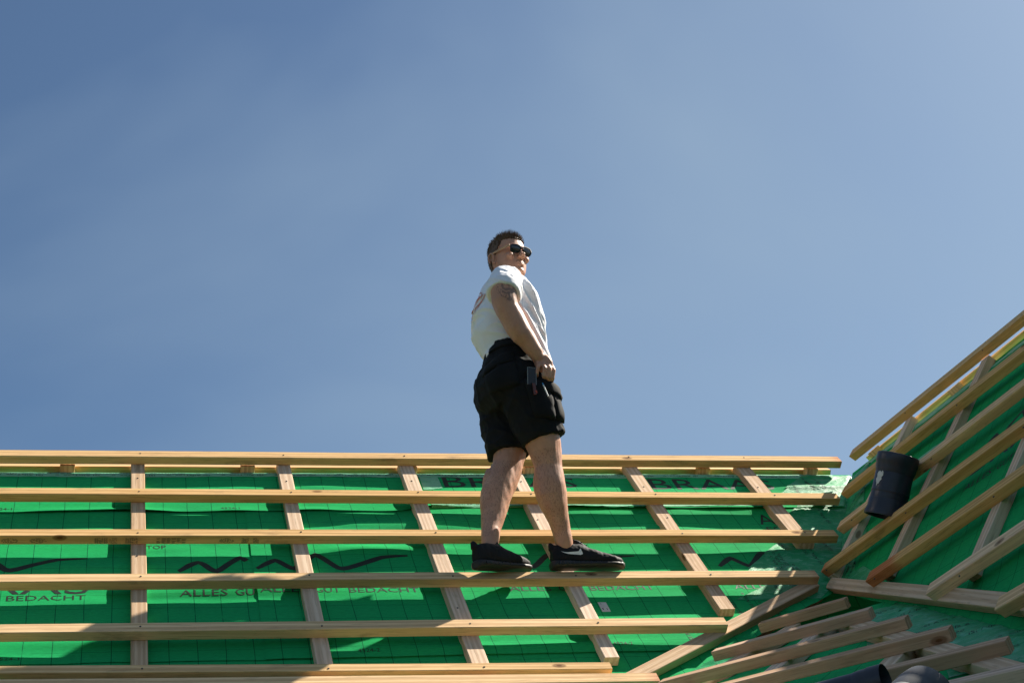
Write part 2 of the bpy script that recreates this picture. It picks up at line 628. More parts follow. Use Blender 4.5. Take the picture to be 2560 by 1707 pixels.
# main slope battens: (left point, right point) of the upper edge
MB = [((-1.325, 0.979), (11.02, 1.180), -0.03), ((-1.242, -0.032), (10.40, 0.030), 0), ((-1.16, -1.025), (9.83, -1.011), 0),
      ((-1.079, -2.004), (9.03, -2.026), -0.01), ((-1.0, -2.961), (7.31, -3.042), 0), ((-0.942, -3.690), (5.57, -3.872), 0),
      ((-0.9, -3.915), (6.05, -4.085), -0.03), ((-0.9, -4.78), (5.0, -4.85), 0)]
main_battens = []
for k, (q0, q1, red) in enumerate(MB):
    l_ = ext(q0, q1, -6.5 if k else -7.0)
    w_ = 0.125 if k == 5 else (0.168 if k == 0 else WB)
    o = pbeam(MAIN, "batten", l_, q1, 0.0, main_roof, w=w_, red=red, seg=26)
    main_battens.append(o)
# counter battens, running up the slope, upper edge = right-hand side looking up
MCB = [(-3.45, -3.28, -5.2), (-1.72, -1.55, -5.2), (0.355, 0.532, -5.2), (2.31, 2.49, -5.2), (4.03, 4.235, -5.0), (5.62, 5.80, -3.62), (7.44, 7.645, -2.70), (9.26, 9.50, -1.165)]
for (xl, xrr, vb) in MCB:
    xm = (xl + xrr) / 2
    vt = ridge_main(xm) + 0.10
    w_ = xrr - xl
    o = beam("counter_batten", MAIN.w(xl, vb, -HB), MAIN.w(xl, vt, -HB), MAIN.n, w_ * S, HB * S - 0.001, M_CB, main_roof, bow=0.002)
# valley counter batten between main and corner slope
o = beam("valley_batten", MAIN.w(4.6, -4.60, -HB + 0.004), MAIN.w(8.97, -2.055, -HB + 0.004), MAIN.n, 0.165 * S, HB * S, M_CB, main_roof, red=0.0, bow=0.002)
# nail heads
M_NAIL = plain("nail_steel", (0.06, 0.055, 0.05), 0.5, 0.5, 0.6)
nail_me = None
def nail(P, a, b, c, parent):
    global nail_me
    if nail_me is None:
        bm = bmesh.new()
        bmesh.ops.create_cone(bm, cap_ends=True, segments=8, radius1=0.0042, radius2=0.0036, depth=0.003)
        nail_me = bpy.data.meshes.new("nail")
        bm.to_mesh(nail_me); bm.free()
        nail_me.materials.append(M_NAIL)
    o = link(bpy.data.objects.new("nail", nail_me))
    p = P.w(a, b, c) + P.n * 0.0008
    o.matrix_world = Matrix.Translation(p) @ P.n.to_track_quat('Z', 'Y').to_matrix().to_4x4()
    put(o, parent)
for k, (q0, q1, red) in enumerate(MB[:6]):
    for (xl, xrr, vb) in MCB[2:]:
        xm = (xl + xrr) / 2 + rnd.uniform(-0.03, 0.03)
        if xm < q1[0] - 0.05 and vb < ext(q0, q1, xm)[1] - 0.1:
            nail(MAIN, xm, ext(q0, q1, xm)[1] - WB * rnd.uniform(0.35, 0.65), 0.0, main_roof)
for (xl, xrr, vb) in MCB[2:]:
    for vv in (-0.55, -1.42, -2.55, 0.45):
        if vv > vb + 0.15 and rnd.random() < 0.6:
            nail(MAIN, (xl + xrr) / 2 + rnd.uniform(-0.04, 0.04), vv + rnd.uniform(-0.1, 0.1), -HB, main_roof)

# back of the main ridge: batten and the ends of its counter battens
def bp(x, w, c):
    return va(x) + (RB * w + RBN * c) * S
beam("ridge_batten", bp(10.95, -0.055, 2 * HB), bp(-7.0, -0.055, 2 * HB), RBN, WB * S, HB * S, M_BAT, main_roof)
for x0 in (-3.6, -0.745, 1.63, 3.92, 5.72, 8.465, 10.28):
    beam("ridge_block", bp(x0 + 0.19, -0.10, HB), bp(x0 + 0.19, 3.0, HB), RBN, 0.19 * S, HB * S, M_BAT, main_roof)

# side slope battens: far end and a nearer point of the upper edge
SB = [((17.23, 1.075), (12.56, 0.93), 0), ((16.62, -0.03), (12.04, -0.074), 0), ((15.94, -1.04), (11.58, -0.968), 0), ((15.68, -1.92), (11.12, -1.86), -0.05),
      ((13.72, -2.92), (10.62, -2.83), -0.22), ((11.73, -3.93), (10.1, -3.82), 0), ((10.03, -4.80), (9.63, -4.72), 0), ((8.6, -5.72), (8.0, -5.68), 0)]
for k, (q0, q1, red) in enumerate(SB):
    nr_ = ext(q0, q1, 3.0)
    if k == 6:
        nr_ = (3.0, -4.60)
    pbeam(SIDE, "batten", nr_, q0, 0.0, side_roof, red=red, seg=22)
for (yf, yn, tb) in ((15.53, 15.36, -1.93), (13.53, 13.36, -2.75), (11.17, 11.0, -3.75), (9.1, 8.93, -4.6), (7.1, 6.93, -5.6)):
    ym = (yf + yn) / 2
    beam("counter_batten", SIDE.w(yf, ridge_side(ym) + 0.10, -HB), SIDE.w(yf, tb, -HB), SIDE.n, (yf - yn) * S, HB * S - 0.001, M_CB, side_roof, flip=False)
beam("valley_batten", SIDE.w(15.52, -1.995, -HB + 0.004), SIDE.w(8.0, -5.44, -HB + 0.004), SIDE.n, 0.17 * S, HB * S, M_CB, side_roof, flip=False)
for k, (q0, q1, red) in enumerate(SB[:6]):
    for ym in (15.45, 13.45, 11.08):
        if ym < q0[0] - 0.1:
            nail(SIDE, ym, ext(q0, q1, ym)[1] - WB * 0.5, 0.0, side_roof)
def sp(y, w, c):
    return sa(y) + (SBV * w + SBN * c) * S
beam("ridge_batten", sp(-1.5, -0.07, 2 * HB), sp(17.1, -0.07, 2 * HB), SBN, WB * S, HB * S, M_BAT, side_roof)
for y0 in (16.95, 14.66, 12.5, 10.4):
    beam("ridge_block", sp(y0 - 0.1, -0.10, HB), sp(y0 - 0.1, 2.6, HB), SBN, 0.19 * S, HB * S, M_BAT, side_roof)

# corner slope battens
HB3 = 0.112
for k, (al, ar) in enumerate(((0.965, 2.04), (0.775, 2.65), (0.56, 3.32), (0.36, 3.99), (0.16, 4.69), (-0.04, 5.36), (-0.2, 6.0))):
    b = -0.9895 * k
    pbeam(CORN, "batten", (al, b - 0.02 + (0.02 if k else 0)), (ar, b + (0.03 if k == 0 else -0.02)), 0.0, corner_roof, w=0.150, h=HB3, mat=M_COR, seg=12)
def cbeam(q0, q1, w, c=-HB3):
    beam("counter_batten", CORN.w(q0[0], q0[1], c), CORN.w(q1[0], q1[1], c), CORN.n, w * S, HB * S, M_CB, corner_roof)
cbeam((5.35, -5.6), (1.98, -0.52), 0.20)
cbeam((0.10, -4.8), (1.28, -0.12), 0.20)
cbeam((3.36, -6.2), (3.36, -2.75), 0.18)
cbeam((1.86, -6.2), (1.86, -0.62), 0.18)

# ------------------------------------------------------------------ print on the underlay
def flat_text(txt, size_w, size_h, italic=0.0):
    """text as a list of (polys) fitted to a box size_w x size_h with origin at its lower left"""
    cu = bpy.data.curves.new("txt", 'FONT')
    cu.body = txt
    cu.resolution_u = 2
    ob = bpy.data.objects.new("txt", cu)
    scene.collection.objects.link(ob)
    dg = bpy.context.evaluated_depsgraph_get()
    me = bpy.data.meshes.new_from_object(ob.evaluated_get(dg))
    bpy.data.objects.remove(ob)
    xs = [v.co.x for v in me.vertices]; ys = [v.co.y for v in me.vertices]
    x0, x1, y0, y1 = min(xs), max(xs), min(ys), max(ys)
    vs = [((v.co.x - x0) / (x1 - x0) * size_w, (v.co.y - y0) / (y1 - y0) * size_h) for v in me.vertices]
    fs = [tuple(p.vertices) for p in me.polygons]
    bpy.data.meshes.remove(me)
    return vs, fs

def print_on(P, hf, name, vs, fs, origin, rot, lift, parent, mat=M_INK, sub=True):
    cr, sr = math.cos(rot), math.sin(rot)
    bm = bmesh.new()
    bv = [bm.verts.new((x, y, 0)) for x, y in vs]
    for f in fs:
        try:
            bm.faces.new([bv[i] for i in f])
        except ValueError:
            pass
    bmesh.ops.delete(bm, geom=[v_ for v_ in bm.verts if not v_.link_faces], context='VERTS')
    if sub:
        for _ in range(3):
            long = [e for e in bm.edges if e.calc_length() > 0.07]
            if not long:
                break
            bmesh.ops.subdivide_edges(bm, edges=long, cuts=1)
            bmesh.ops.triangulate(bm, faces=[f for f in bm.faces if len(f.verts) > 4])
    for v_ in bm.verts:
        x, y = v_.co.x, v_.co.y
        a = origin[0] + cr * x - sr * y
        b = origin[1] + sr * x + cr * y
        v_.co = drop(P, a, b, -HM + hf(a, b)) + P.n * 0.0007
    bmesh.ops.recalc_face_normals(bm, faces=bm.faces[:])
    return bm_obj(name, bm, mat, parent)

def stroke(pts, w0, n=7):
    """a rounded brush line through pts as quads"""
    P = [V((x, y, 0)) for x, y in pts]
    out = []
    for i in range(len(P) - 1):
        a, b = P[i], P[i + 1]
        p, q = P[max(i - 1, 0)], P[min(i + 2, len(P) - 1)]
        for k in range(n):
            t_ = k / n
            out.append(0.5 * ((2 * a) + (b - p) * t_ + (2 * p - 5 * a + 4 * b - q) * t_ ** 2 + (3 * a - p - 3 * b + q) * t_ ** 3) * 0.5 + a.lerp(b, t_) * 0.5)
    out.append(P[-1])
    vs, fs = [], []
    N = len(out)
    for i, p in enumerate(out):
        d = (out[min(i + 1, N - 1)] - out[max(i - 1, 0)]).normalized()
        w = w0 * (0.6 + 0.4 * min(1, i / 4)) * (1 if i < N - 9 else 0.35 + 0.65 * (N - 1 - i) / 9)
        nn = V((-d.y, d.x, 0)) * w / 2
        vs += [(p.x + nn.x, p.y + nn.y), (p.x - nn.x, p.y - nn.y)]
    for i in range(N - 1):
        fs.append((2 * i, 2 * i + 1, 2 * i + 3, 2 * i + 2))
    return vs, fs

WAVE = [(0, 0), (0.24, 0.19), (0.45, 0.0), (0.75, 0.30), (1.0, 0.01), (1.13, 0.01), (1.58, 0.22), (1.92, 0.25)]
wave_v, wave_f = stroke(WAVE, 0.082)
bra_v, bra_f = flat_text("BRAAS", 1.98, 0.30)
WORDS = [(flat_text("ALLES", 0.55, 0.105), 0.0), (flat_text("GUT", 0.31, 0.105), 0.645), (flat_text("BEDACHT", 0.86, 0.105), 1.06)]
gu_v, gu_f = flat_text("GU", 0.22, 0.105)
LF = 0.016
for x0, part in ((-2.06, 0), (0.91, 1), (1.84, 2), (4.90, 2), (7.93, 3)):
    lift = LF + (0.011 if x0 > LAP else 0.0)
    if part == 1:      # cut off by the next sheet
        vs = [p for p in wave_v]
        keep = [f for f in wave_f if max(wave_v[i][0] for i in f) < 0.88]
        print_on(MAIN, h_main, "printed_wave", vs, keep, (x0, -1.60), 0, lift, main_roof)
        print_on(MAIN, h_main, "printed_word", *WORDS[0][0], (x0, -2.14), 0, lift, main_roof)
        print_on(MAIN, h_main, "printed_word", gu_v, gu_f, (x0 + 0.64, -2.138), 0, lift, main_roof)
    else:
        print_on(MAIN, h_main, "printed_wave", wave_v, wave_f, (x0, -1.565), 0.008, lift, main_roof)
        for wd_, wx in WORDS:
            print_on(MAIN, h_main, "printed_word", *wd_, (x0 + wx, -2.10 if x0 > 0 else -2.18), 0, lift, main_roof)
        print_on(MAIN, h_main, "printed_name", bra_v, bra_f, (x0 - 0.03, -1.985 if x0 > 0 else -2.05), 0, lift, main_roof)
for x0 in (4.62, 7.74):
    print_on(MAIN, lambda a, b: h_main(a, b), "printed_name", bra_v, bra_f, (x0, 0.475), 0.008, LF + 0.022, main_roof)
a_v, a_f = flat_text("A", 0.27, 0.27)
print_on(MAIN, h_main, "printed_letter", a_v, a_f, (9.02, -0.485), 0, LF + 0.011, main_roof)
e_v, e_f = flat_text("EDA", 0.42, 0.105)
print_on(MAIN, h_main, "printed_word", e_v, e_f, (9.06, -0.66), 0, LF + 0.011, main_roof)
t_v, t_f = flat_text("TOP", 0.235, 0.088)
print_on(MAIN, h_main, "printed_word", t_v, t_f, (0.54, -1.105), 0, LF, main_roof)
print_on(MAIN, h_main, "printed_word", t_v, t_f, (4.72, -1.12), 0, LF + 0.011, main_roof)
n1_v, n1_f = flat_text("4524-1", 0.245, 0.055)
n2_v, n2_f = flat_text("4524-2", 0.25, 0.062)
print_on(MAIN, h_main, "printed_number", n1_v, n1_f, (1.49, -0.17), 0.02, LF + 0.030, main_roof)
print_on(MAIN, h_main, "printed_number", n1_v, n1_f, (-1.33, -0.21), 0.02, LF + 0.030, main_roof)
print_on(MAIN, h_main, "printed_number", n1_v, n1_f, (-1.03, -3.29), 0.02, LF, main_roof)
print_on(MAIN, h_main, "printed_number", n2_v, n2_f, (2.83, -3.275), 0.02, LF + 0.011, main_roof)
print_on(MAIN, h_main, "printed_number", n2_v, n2_f, (5.87, -3.26), 0.02, LF + 0.011, main_roof)
# side slope print runs towards the valley: mirrored direction along -y
for y0 in (12.64, 9.7):
    print_on(SIDE, h_side, "printed_wave", [(-x, y) for x, y in wave_v], wave_f, (y0, -1.30), 0, 0.02, side_roof)
    for wd_, wx in WORDS:
        print_on(SIDE, h_side, "printed_word", [(-x - wx, y) for x, y in wd_[0]], wd_[1], (y0, -1.87), 0, 0.02, side_roof)
    print_on(SIDE, h_side, "printed_name", [(-x, y) for x, y in bra_v], bra_f, (y0, -1.62), 0, 0.02, side_roof)

# paper sticker on the underlay
M_STICK = plain("sticker_paper", (0.55, 0.55, 0.52), 0.7)
stk = print_on(MAIN, h_main, "sticker", [(0, 0), (0.11, 0), (0.11, 0.20), (0, 0.20)], [(0, 1, 2, 3)], (5.96, -2.56), 0, 0.020, main_roof, M_STICK)
for q in ((0.03, 0.15, 0.02, 0.03), (0.02, 0.03, 0.015, 0.09), (0.05, 0.03, 0.015, 0.09), (0.075, 0.04, 0.01, 0.08)):
    print_on(MAIN, h_main, "sticker_print", [(q[0], q[1]), (q[0] + q[2], q[1]), (q[0] + q[2], q[1] + q[3]), (q[0], q[1] + q[3])], [(0, 1, 2, 3)], (5.96, -2.56), 0, 0.024, main_roof)

# tape --------------------------------------------------------------
def strip(P, hf, name, corners, lift, mat, parent, nx=40, ny=5, crinkle=0.0, seed=0.0):
    """quad patch given by four (a,b) corners (order: 00,10,11,01)"""
    verts, faces, uv = [], [], []
    c00, c10, c11, c01 = [V((x, y, 0)) for x, y in corners]
    for j in range(ny + 1):
        for i in range(nx + 1):
            u_, v_ = i / nx, j / ny
            q = (c00.lerp(c10, u_)).lerp(c01.lerp(c11, u_), v_)
            edge = 0.02 * noise.noise(V((u_ * nx * 0.35, j * 3.0 + seed, seed)))
            a, b = q.x, q.y + (edge if j in (0, ny) else 0)
            cr_ = crinkle * (noise.noise(V((a * 7 + seed, b * 7, 3))) + 0.6 * noise.noise(V((a * 17 + seed, b * 17, 8)))) if crinkle else 0
            verts.append(drop(P, a, b, -HM + hf(a, b)) + P.n * (0.0012 + S * abs(cr_)))
            uv.append((a, b))
    for j in range(ny):
        for i in range(nx):
            k = j * (nx + 1) + i
            faces.append((k, k + 1, k + nx + 2, k + nx + 1))
    return remember(P, mesh_obj(name, verts, faces, mat, parent, smooth=True, uv=uv))

strip(MAIN, lambda a, b: 0.0, "ridge_tape", [(-6, ridge_main(-6) - 0.15), (10.9, ridge_main(10.9) - 0.16), (10.9, ridge_main(10.9) - 0.005), (-6, ridge_main(-6) - 0.005)], 0.030, M_TAPE, main_roof, 160, 4, 0.008, 3)
strip(MAIN, h_main, "lap_tape", [(4.32, -0.085), (9.6, 0.0), (9.6, 0.12), (4.32, 0.04)], 0.036, M_TAPE, main_roof, 90, 4, 0.008, 5)
strip(MAIN, h_main, "lap_tape", [(4.30, 0.40), (4.58, 0.44), (4.56, 0.78), (4.30, 0.78)], 0.034, M_TAPE, main_roof, 10, 10, 0.008, 6)
def tape_text(P, hf, word, spots, size, rot, lift, parent):
    tv, tf = flat_text(word, size[0], size[1])
    for (a, b) in spots:
        print_on(P, hf, "tape_print", tv, tf, (a, b), rot + rnd.uniform(-0.03, 0.03), lift, parent, sub=False)
zero = lambda a, b: 0.0
for row, off in ((-0.055, 0.0), (-0.115, 0.33)):
    spots = []
    x = -1.6 + off
    while x < 10.2:
        spots.append((x + 0.5, ridge_main(x) + row + 0.03))
        x += 0.72
    tape_text(MAIN, zero, "ISI AlfaTrex  o", spots, (0.56, 0.035), math.pi, 0.047, main_roof)
tape_text(MAIN, h_main, "ISI AlfaTrex  o", [(4.5 + 0.62 * i, -0.03 + 0.01 * i + 0.012) for i in range(8)], (0.5, 0.04), 0.015, 0.052, main_roof)

# valley tape, main side
def vx(b):
    return min(cross_a(MAIN, b, SIDE), cross_a(MAIN, b, CORN))
def vy(b):
    return min(cross_a(SIDE, b, MAIN), cross_a(SIDE, b, CORN))
for k in range(9):
    b0, b1 = 0.95 - k * 0.36, 0.95 - (k + 1) * 0.36 - 0.06
    wd = 0.95 + 0.2 * math.sin(k * 2.1) + (0.25 if k > 4 else 0)
    strip(MAIN, h_main, "valley_tape", [(vx(b1) - wd - 0.15, b1), (vx(b1) + 0.02, b1), (vx(b0) + 0.02, b0), (vx(b0) - wd + 0.1, b0)], 0.030 + 0.008 * (k % 3), M_VTAPE, main_roof, 26, 14, 0.013, k * 3.3)
for k in range(9):
    b0, b1 = 0.9 - k * 0.36, 0.9 - (k + 1) * 0.36 - 0.06
    wd = 0.6 + 0.15 * math.sin(k * 1.7)
    strip(SIDE, h_side, "valley_tape", [(vy(b1) - wd, b1), (vy(b1) + 0.02, b1), (vy(b0) + 0.02, b0), (vy(b0) - wd, b0)], 0.026 + 0.008 * (k % 3), M_VTAPE, side_roof, 20, 14, 0.014, 40 + k * 3.3)
strip(SIDE, zero, "ridge_tape", [(5.6, ridge_side(5.6) - 0.16), (17.0, ridge_side(17.0) - 0.16), (17.0, ridge_side(17.0) - 0.005), (5.6, ridge_side(5.6) - 0.005)], 0.030, M_TAPE, side_roof, 120, 4, 0.008, 9)
strip(SIDE, h_side, "lap_tape", [(6, -0.42), (15.9, -0.38), (15.9, -0.27), (6, -0.30)], 0.034, M_TAPE, side_roof, 100, 4, 0.008, 12)
# columns of print on the valley tape of the main side
spots = []
for k in range(30):
    b = rnd.uniform(-3.2, 0.6)
    spots.append((vx(b) - rnd.uniform(0.1, 0.85), b))
tape_text(MAIN, h_main, "ISI Alfa o", spots[:26], (0.34, 0.055), math.pi / 2 + 0.1, 0.062, main_roof)
spots = []
for k in range(16):
    b = rnd.uniform(-2.2, 0.6)
    spots.append((vy(b) - rnd.uniform(0.08, 0.5), b))
tape_text(SIDE, h_side, "ISI Alfa o", spots, (0.30, 0.05), math.pi / 2, 0.064, side_roof)
# tape on the corner slope: left valley strips, long crinkled strips in the right half
for k in range(12):
    b0, b1 = 0.15 - k * 0.5, 0.15 - (k + 1) * 0.5 - 0.08
    l0, l1 = corn_l(b0), corn_l(b1)
    strip(CORN, h_corn, "valley_tape", [(l1 + 0.03, b1), (l1 + 0.75, b1), (l0 + 0.62, b0), (l0 + 0.03, b0)], 0.030 + 0.008 * (k % 3), M_VTAPE, corner_roof, 16, 14, 0.014, 80 + k)
for k in range(12):
    b0, b1 = 0.12 - k * 0.5, 0.12 - (k + 1) * 0.5 - 0.1
    r0, r1 = corn_r(b0), corn_r(b1)
    if r1 - corn_l(b1) < 1.2:
        continue
    strip(CORN, h_corn, "valley_tape", [(r1 - 1.15, b1), (r1 - 0.03, b1), (r0 - 0.03, b0), (r0 - 0.95, b0)], 0.030 + 0.008 * (k % 3), M_VTAPE, corner_roof, 24, 18, 0.020, 120 + k)
spots = []
for k in range(46):
    b = rnd.uniform(-5.6, 0.0)
    side_ = rnd.random() < 0.5
    spots.append((corn_l(b) + rnd.uniform(0.1, 0.6) if side_ else corn_r(b) - rnd.uniform(0.15, 0.9), b))
tape_text(CORN, h_corn, "ISI Alfa o", spots, (0.34, 0.075), 0.25, 0.075, corner_roof)

# printed lumber stamps on the lower face of the third batten
b3 = main_battens[2]
st_v, st_f = [], []
def stamp_rows(x0, x1, rows, oval):
    for r_ in range(rows):
        z = -0.010 - r_ * 0.022 / max(rows - 1, 1)
        k = 1.0
        if oval:
            tt = (r_ / (rows - 1)) * 2 - 1
            k = math.sqrt(max(0.05, 1 - tt * tt * 0.9))
        xm, hw = (x0 + x1) / 2, (x1 - x0) / 2 * k
        n = 6
        for i in range(n):
            if rnd.random() < 0.15:
                continue
            xa = xm - hw + 2 * hw * i / n
            xb = xa + 2 * hw / n * rnd.uniform(0.55, 0.95)
            q = len(st_v)
            y = -WB * S * 1.012 - 0.0034
            st_v.extend([(xa, y, z), (xb, y, z), (xb, y, z - 0.0018), (xa, y, z - 0.0018)])
            st_f.append((q, q + 1, q + 2, q + 3))
def bx(px):
    return (-1.16 + px / 3.675 / 205.0 * 1.0 + 6.5) * S
for (p0, p1, rw, ov) in ((20, 170, 6, 1), (260, 415, 6, 1), (820, 940, 6, 0), (950, 1020, 5, 0), (1090, 1200, 6, 0), (1365, 1635, 6, 0), (1930, 2070, 6, 1), (2135, 2200, 7, 0), (2240, 2295, 7, 0)):
    stamp_rows(bx(p0), bx(p1), rw, ov)
M_STAMP = plain("stamp_ink", (0.05, 0.045, 0.04), 0.8, 0.2, var=0.3, scale=200)
st = mesh_obj("lumber_stamp", st_v, st_f, M_STAMP, main_roof, mw=wm(b3))

# ------------------------------------------------------------------ walls (below the frame)
M_WALL = plain("brown_brick_render", (0.20, 0.15, 0.12), 0.9, 0.2, var=0.06, scale=60)
def wall(pts, z0, z1, th=0.3):
    verts = [V((x, y, z0)) for x, y in pts] + [V((x, y, z1)) for x, y in pts]
    n = len(pts)
    faces = [tuple(reversed(range(n))), tuple(range(n, 2 * n))] + [(i, (i + 1) % n, n + (i + 1) % n, n + i) for i in range(n)]
    return mesh_obj("wall", verts, faces, M_WALL, house)
def dpt(P, a, b):
    q = P.w(a, b, -HM)
    return q
e0 = MAIN.w(XL + 0.4, -4.6, -HM); e1 = MAIN.w(vx(-4.6), -4.6, -HM)
f1 = SIDE.w(-1.5, -5.3, -HM)
c0 = CORN.w(corn_l(-5.6), -5.6, -HM); c1 = CORN.w(corn_r(-5.6), -5.6, -HM)
ztop = 2.02
wall([(e0.x, e0.y + 0.12), (c0.x + 0.1, e0.y + 0.12), (c0.x + 0.12, c0.y + 0.1), (c1.x + 0.12, c1.y + 0.1), (f1.x + 0.35, c1.y), (f1.x + 0.35, f1.y), (6.4, f1.y), (6.4, 8.6), (e0.x, 8.6)], 0.0, ztop)

# ------------------------------------------------------------------ person
BASE = V((2.0141, 5.397, 1.8472 + CAM_Z))
PM = Matrix.Translation(BASE)

def skin_mat():
    t = NT("skin")
    co = t.coord()
    f = t.noise(co, 18, 5)
    f2 = t.noise(co, 130, 3)
    c = t.ramp(f, [(0.3, (0.43, 0.215, 0.138)), (0.7, (0.54, 0.295, 0.195))])
    c = t.mix(t.ramp(f2, [(0.55, (0, 0, 0)), (0.8, (0.35, 0.35, 0.35))]), c, (0.30, 0.13, 0.085))
    hz = t.sep(co)[2]
    hair_n = t.noise(t.mapping(co, (260, 260, 60)), 1.0, 2, 0.6)
    low = t.math('MULTIPLY', t.math('LESS_THAN', hz, 0.52), t.math('GREATER_THAN', hz, 0.14))
    c = t.mix(t.math('MULTIPLY', t.math('MULTIPLY', t.math('GREATER_THAN', hair_n, 0.56), low), 0.45), c, (0.12, 0.06, 0.035))
    f3 = t.noise(co, 5, 3)
    c = t.mix(t.ramp(f3, [(0.40, (0, 0, 0)), (0.70, (0.25, 0.25, 0.25))]), c, (0.52, 0.24, 0.16))
    # tattoo on the right upper arm
    sb = t.n("ShaderNodeVectorMath", operation='DISTANCE')
    t.l(co, sb.inputs[0])
    sb.inputs[1].default_value = (-0.240, -0.30, 1.243)
    tn = t.noise(t.mapping(co, (34, 34, 22)), 1.0, 4, 0.6, 1.6)
    mk = t.math('MULTIPLY', t.math('LESS_THAN', t.math('ADD', sb.outputs['Value'], t.math('MULTIPLY', tn, 0.05)), 0.098), t.math('GREATER_THAN', tn, 0.47))
    c = t.mix(t.math('MULTIPLY', mk, 0.55), c, (0.05, 0.045, 0.05))
    t.l(c, t.b.inputs['Base Color'])
    t.val(t.b, Roughness=0.48)
    t.b.inputs['Specular IOR Level'].default_value = 0.35
    t.b.inputs['Subsurface Weight'].default_value = 0.12
    t.b.inputs['Subsurface Radius'].default_value = (0.012, 0.005, 0.003)
    t.bump(f2, 0.15, 0.002)
    return t.m
M_SKIN = skin_mat()

def cloth(name, col, rough=0.85, var=0.08):
    t = NT(name)
    co = t.coord()
    f = t.noise(co, 7, 4)
    w = t.noise(co, 420, 2)
    c = t.ramp(f, [(0.3, tuple(x * (1 - var) for x in col)), (0.7, tuple(min(1, x * (1 + var)) for x in col))])
    t.l(c, t.b.inputs['Base Color'])
    t.val(t.b, Roughness=rough)
    t.b.inputs['Specular IOR Level'].default_value = 0.2
    t.bump(w, 0.2, 0.001)
    return t.m
M_SHIRT = cloth("white_cotton", (0.80, 0.80, 0.84), 0.9, 0.03)
M_SHORT = cloth("black_canvas", (0.0085, 0.0085, 0.0095), 0.85, 0.25)
M_SHOE = cloth("black_mesh_fabric", (0.010, 0.010, 0.011), 0.7, 0.3)
M_SOLE = plain("black_rubber", (0.014, 0.013, 0.013), 0.55, 0.4, var=0.3, scale=90)
M_HAIR = plain("dark_brown_hair", (0.115, 0.066, 0.036), 0.65, 0.5, var=0.35, scale=150)
M_LENS = plain("dark_lens", (0.012, 0.013, 0.015), 0.06, 0.7, var=0.02)
M_FRAME = plain("black_frame", (0.012, 0.012, 0.014), 0.25, 0.5, var=0.05)
M_TEMPLE = plain("tan_wood_temple", (0.50, 0.29, 0.15), 0.5, 0.4, var=0.15)
M_WHITE = plain("white_trim", (0.75, 0.75, 0.74), 0.6)
M_REDP = plain("red_print", (0.62, 0.20, 0.15), 0.7)

class Loft:
    """closed tube through elliptic sections; several are joined and fused into one skin"""
    def __init__(self):
        self.v, self.f = [], []
    def add(self, secs, n=20, ex=2.0):
        """sec = (centre, A half-axis vector, B half-axis vector)"""
        s0 = len(self.v)
        for (c, A, B) in secs:
            for k in range(n):
                th = 2 * math.pi * k / n
                cc, ss = math.cos(th), math.sin(th)
                x = math.copysign(abs(cc) ** (2 / ex), cc)
                y = math.copysign(abs(ss) ** (2 / ex), ss)
                self.v.append(V(c) + V(A) * x + V(B) * y)
        m = len(secs)
        for j in range(m - 1):
            for k in range(n):
                a, b = s0 + j * n + k, s0 + j * n + (k + 1) % n
                self.f.append((a, b, b + n, a + n))
        self.f.append(tuple(reversed(range(s0, s0 + n))))
        self.f.append(tuple(range(s0 + (m - 1) * n, s0 + m * n)))
    def tube(self, pts, n=16, flat=1.0, side=None, round_ends=True):
        """pts = (x,y,z,r); flat scales the radius along `side`"""
        P = [V(p[:3]) for p in pts]
        r = [p[3] for p in pts]
        if round_ends:
            d0 = (P[0] - P[1]).normalized(); d1 = (P[-1] - P[-2]).normalized()
            P = [P[0] + d0 * r[0] * 0.8, P[0] + d0 * r[0] * 0.45] + P + [P[-1] + d1 * r[-1] * 0.45, P[-1] + d1 * r[-1] * 0.8]
            r = [r[0] * 0.35, r[0] * 0.8] + r + [r[-1] * 0.8, r[-1] * 0.35]
        secs = []
        for i, p in enumerate(P):
            d = (P[min(i + 1, len(P) - 1)] - P[max(i - 1, 0)]).normalized()
            s_ = V(side) if side else V((0.30, 0.86, 0.41))
            A = d.cross(s_).normalized()
            B = A.cross(d).normalized()
            secs.append((p, A * r[i], B * r[i] * flat))
        self.add(secs, n)
    def ball(self, c, rx, ry, rz, frame=None, n=14):
        F = frame or (V((1, 0, 0)), V((0, 1, 0)), V((0, 0, 1)))
        secs = []
        m = 8
        for i in range(m + 1):
            ph = -math.pi / 2 + math.pi * (i + 0.02) / (m + 0.04)
            k = max(0.05, math.cos(ph))
            secs.append((V(c) + F[2] * rz * math.sin(ph), F[0] * rx * k, F[1] * ry * k))
        self.add(secs, n)
    def fuse(self, name, voxel, smooth=4, fac=0.5):
        me = bpy.data.meshes.new(name)
        me.from_pydata([tuple(v) for v in self.v], [], self.f)
        bm = bmesh.new(); bm.from_mesh(me); bmesh.ops.recalc_face_normals(bm, faces=bm.faces[:]); bm.to_mesh(me); bm.free()
        ob = link(bpy.data.objects.new("tmp_" + name, me))
        rm = ob.modifiers.new("fuse", 'REMESH')
        rm.mode = 'VOXEL'
        rm.voxel_size = voxel
        if smooth:
            sm = ob.modifiers.new("soft", 'SMOOTH')
            sm.iterations = smooth
            sm.factor = fac
        dg = bpy.context.evaluated_depsgraph_get()
        out = bpy.data.meshes.new_from_object(ob.evaluated_get(dg))
        out.name = name
        bpy.data.objects.remove(ob)
        bpy.data.meshes.remove(me)
        out.polygons.foreach_set("use_smooth", [True] * len(out.polygons))
        return out

def mk(name, me, mat, parent=None):
    me.materials.clear()
    me.materials.append(mat)
    o = link(bpy.data.objects.new(name, me))
    o.matrix_world = PM
    if parent:
        put(o, parent)
    return o

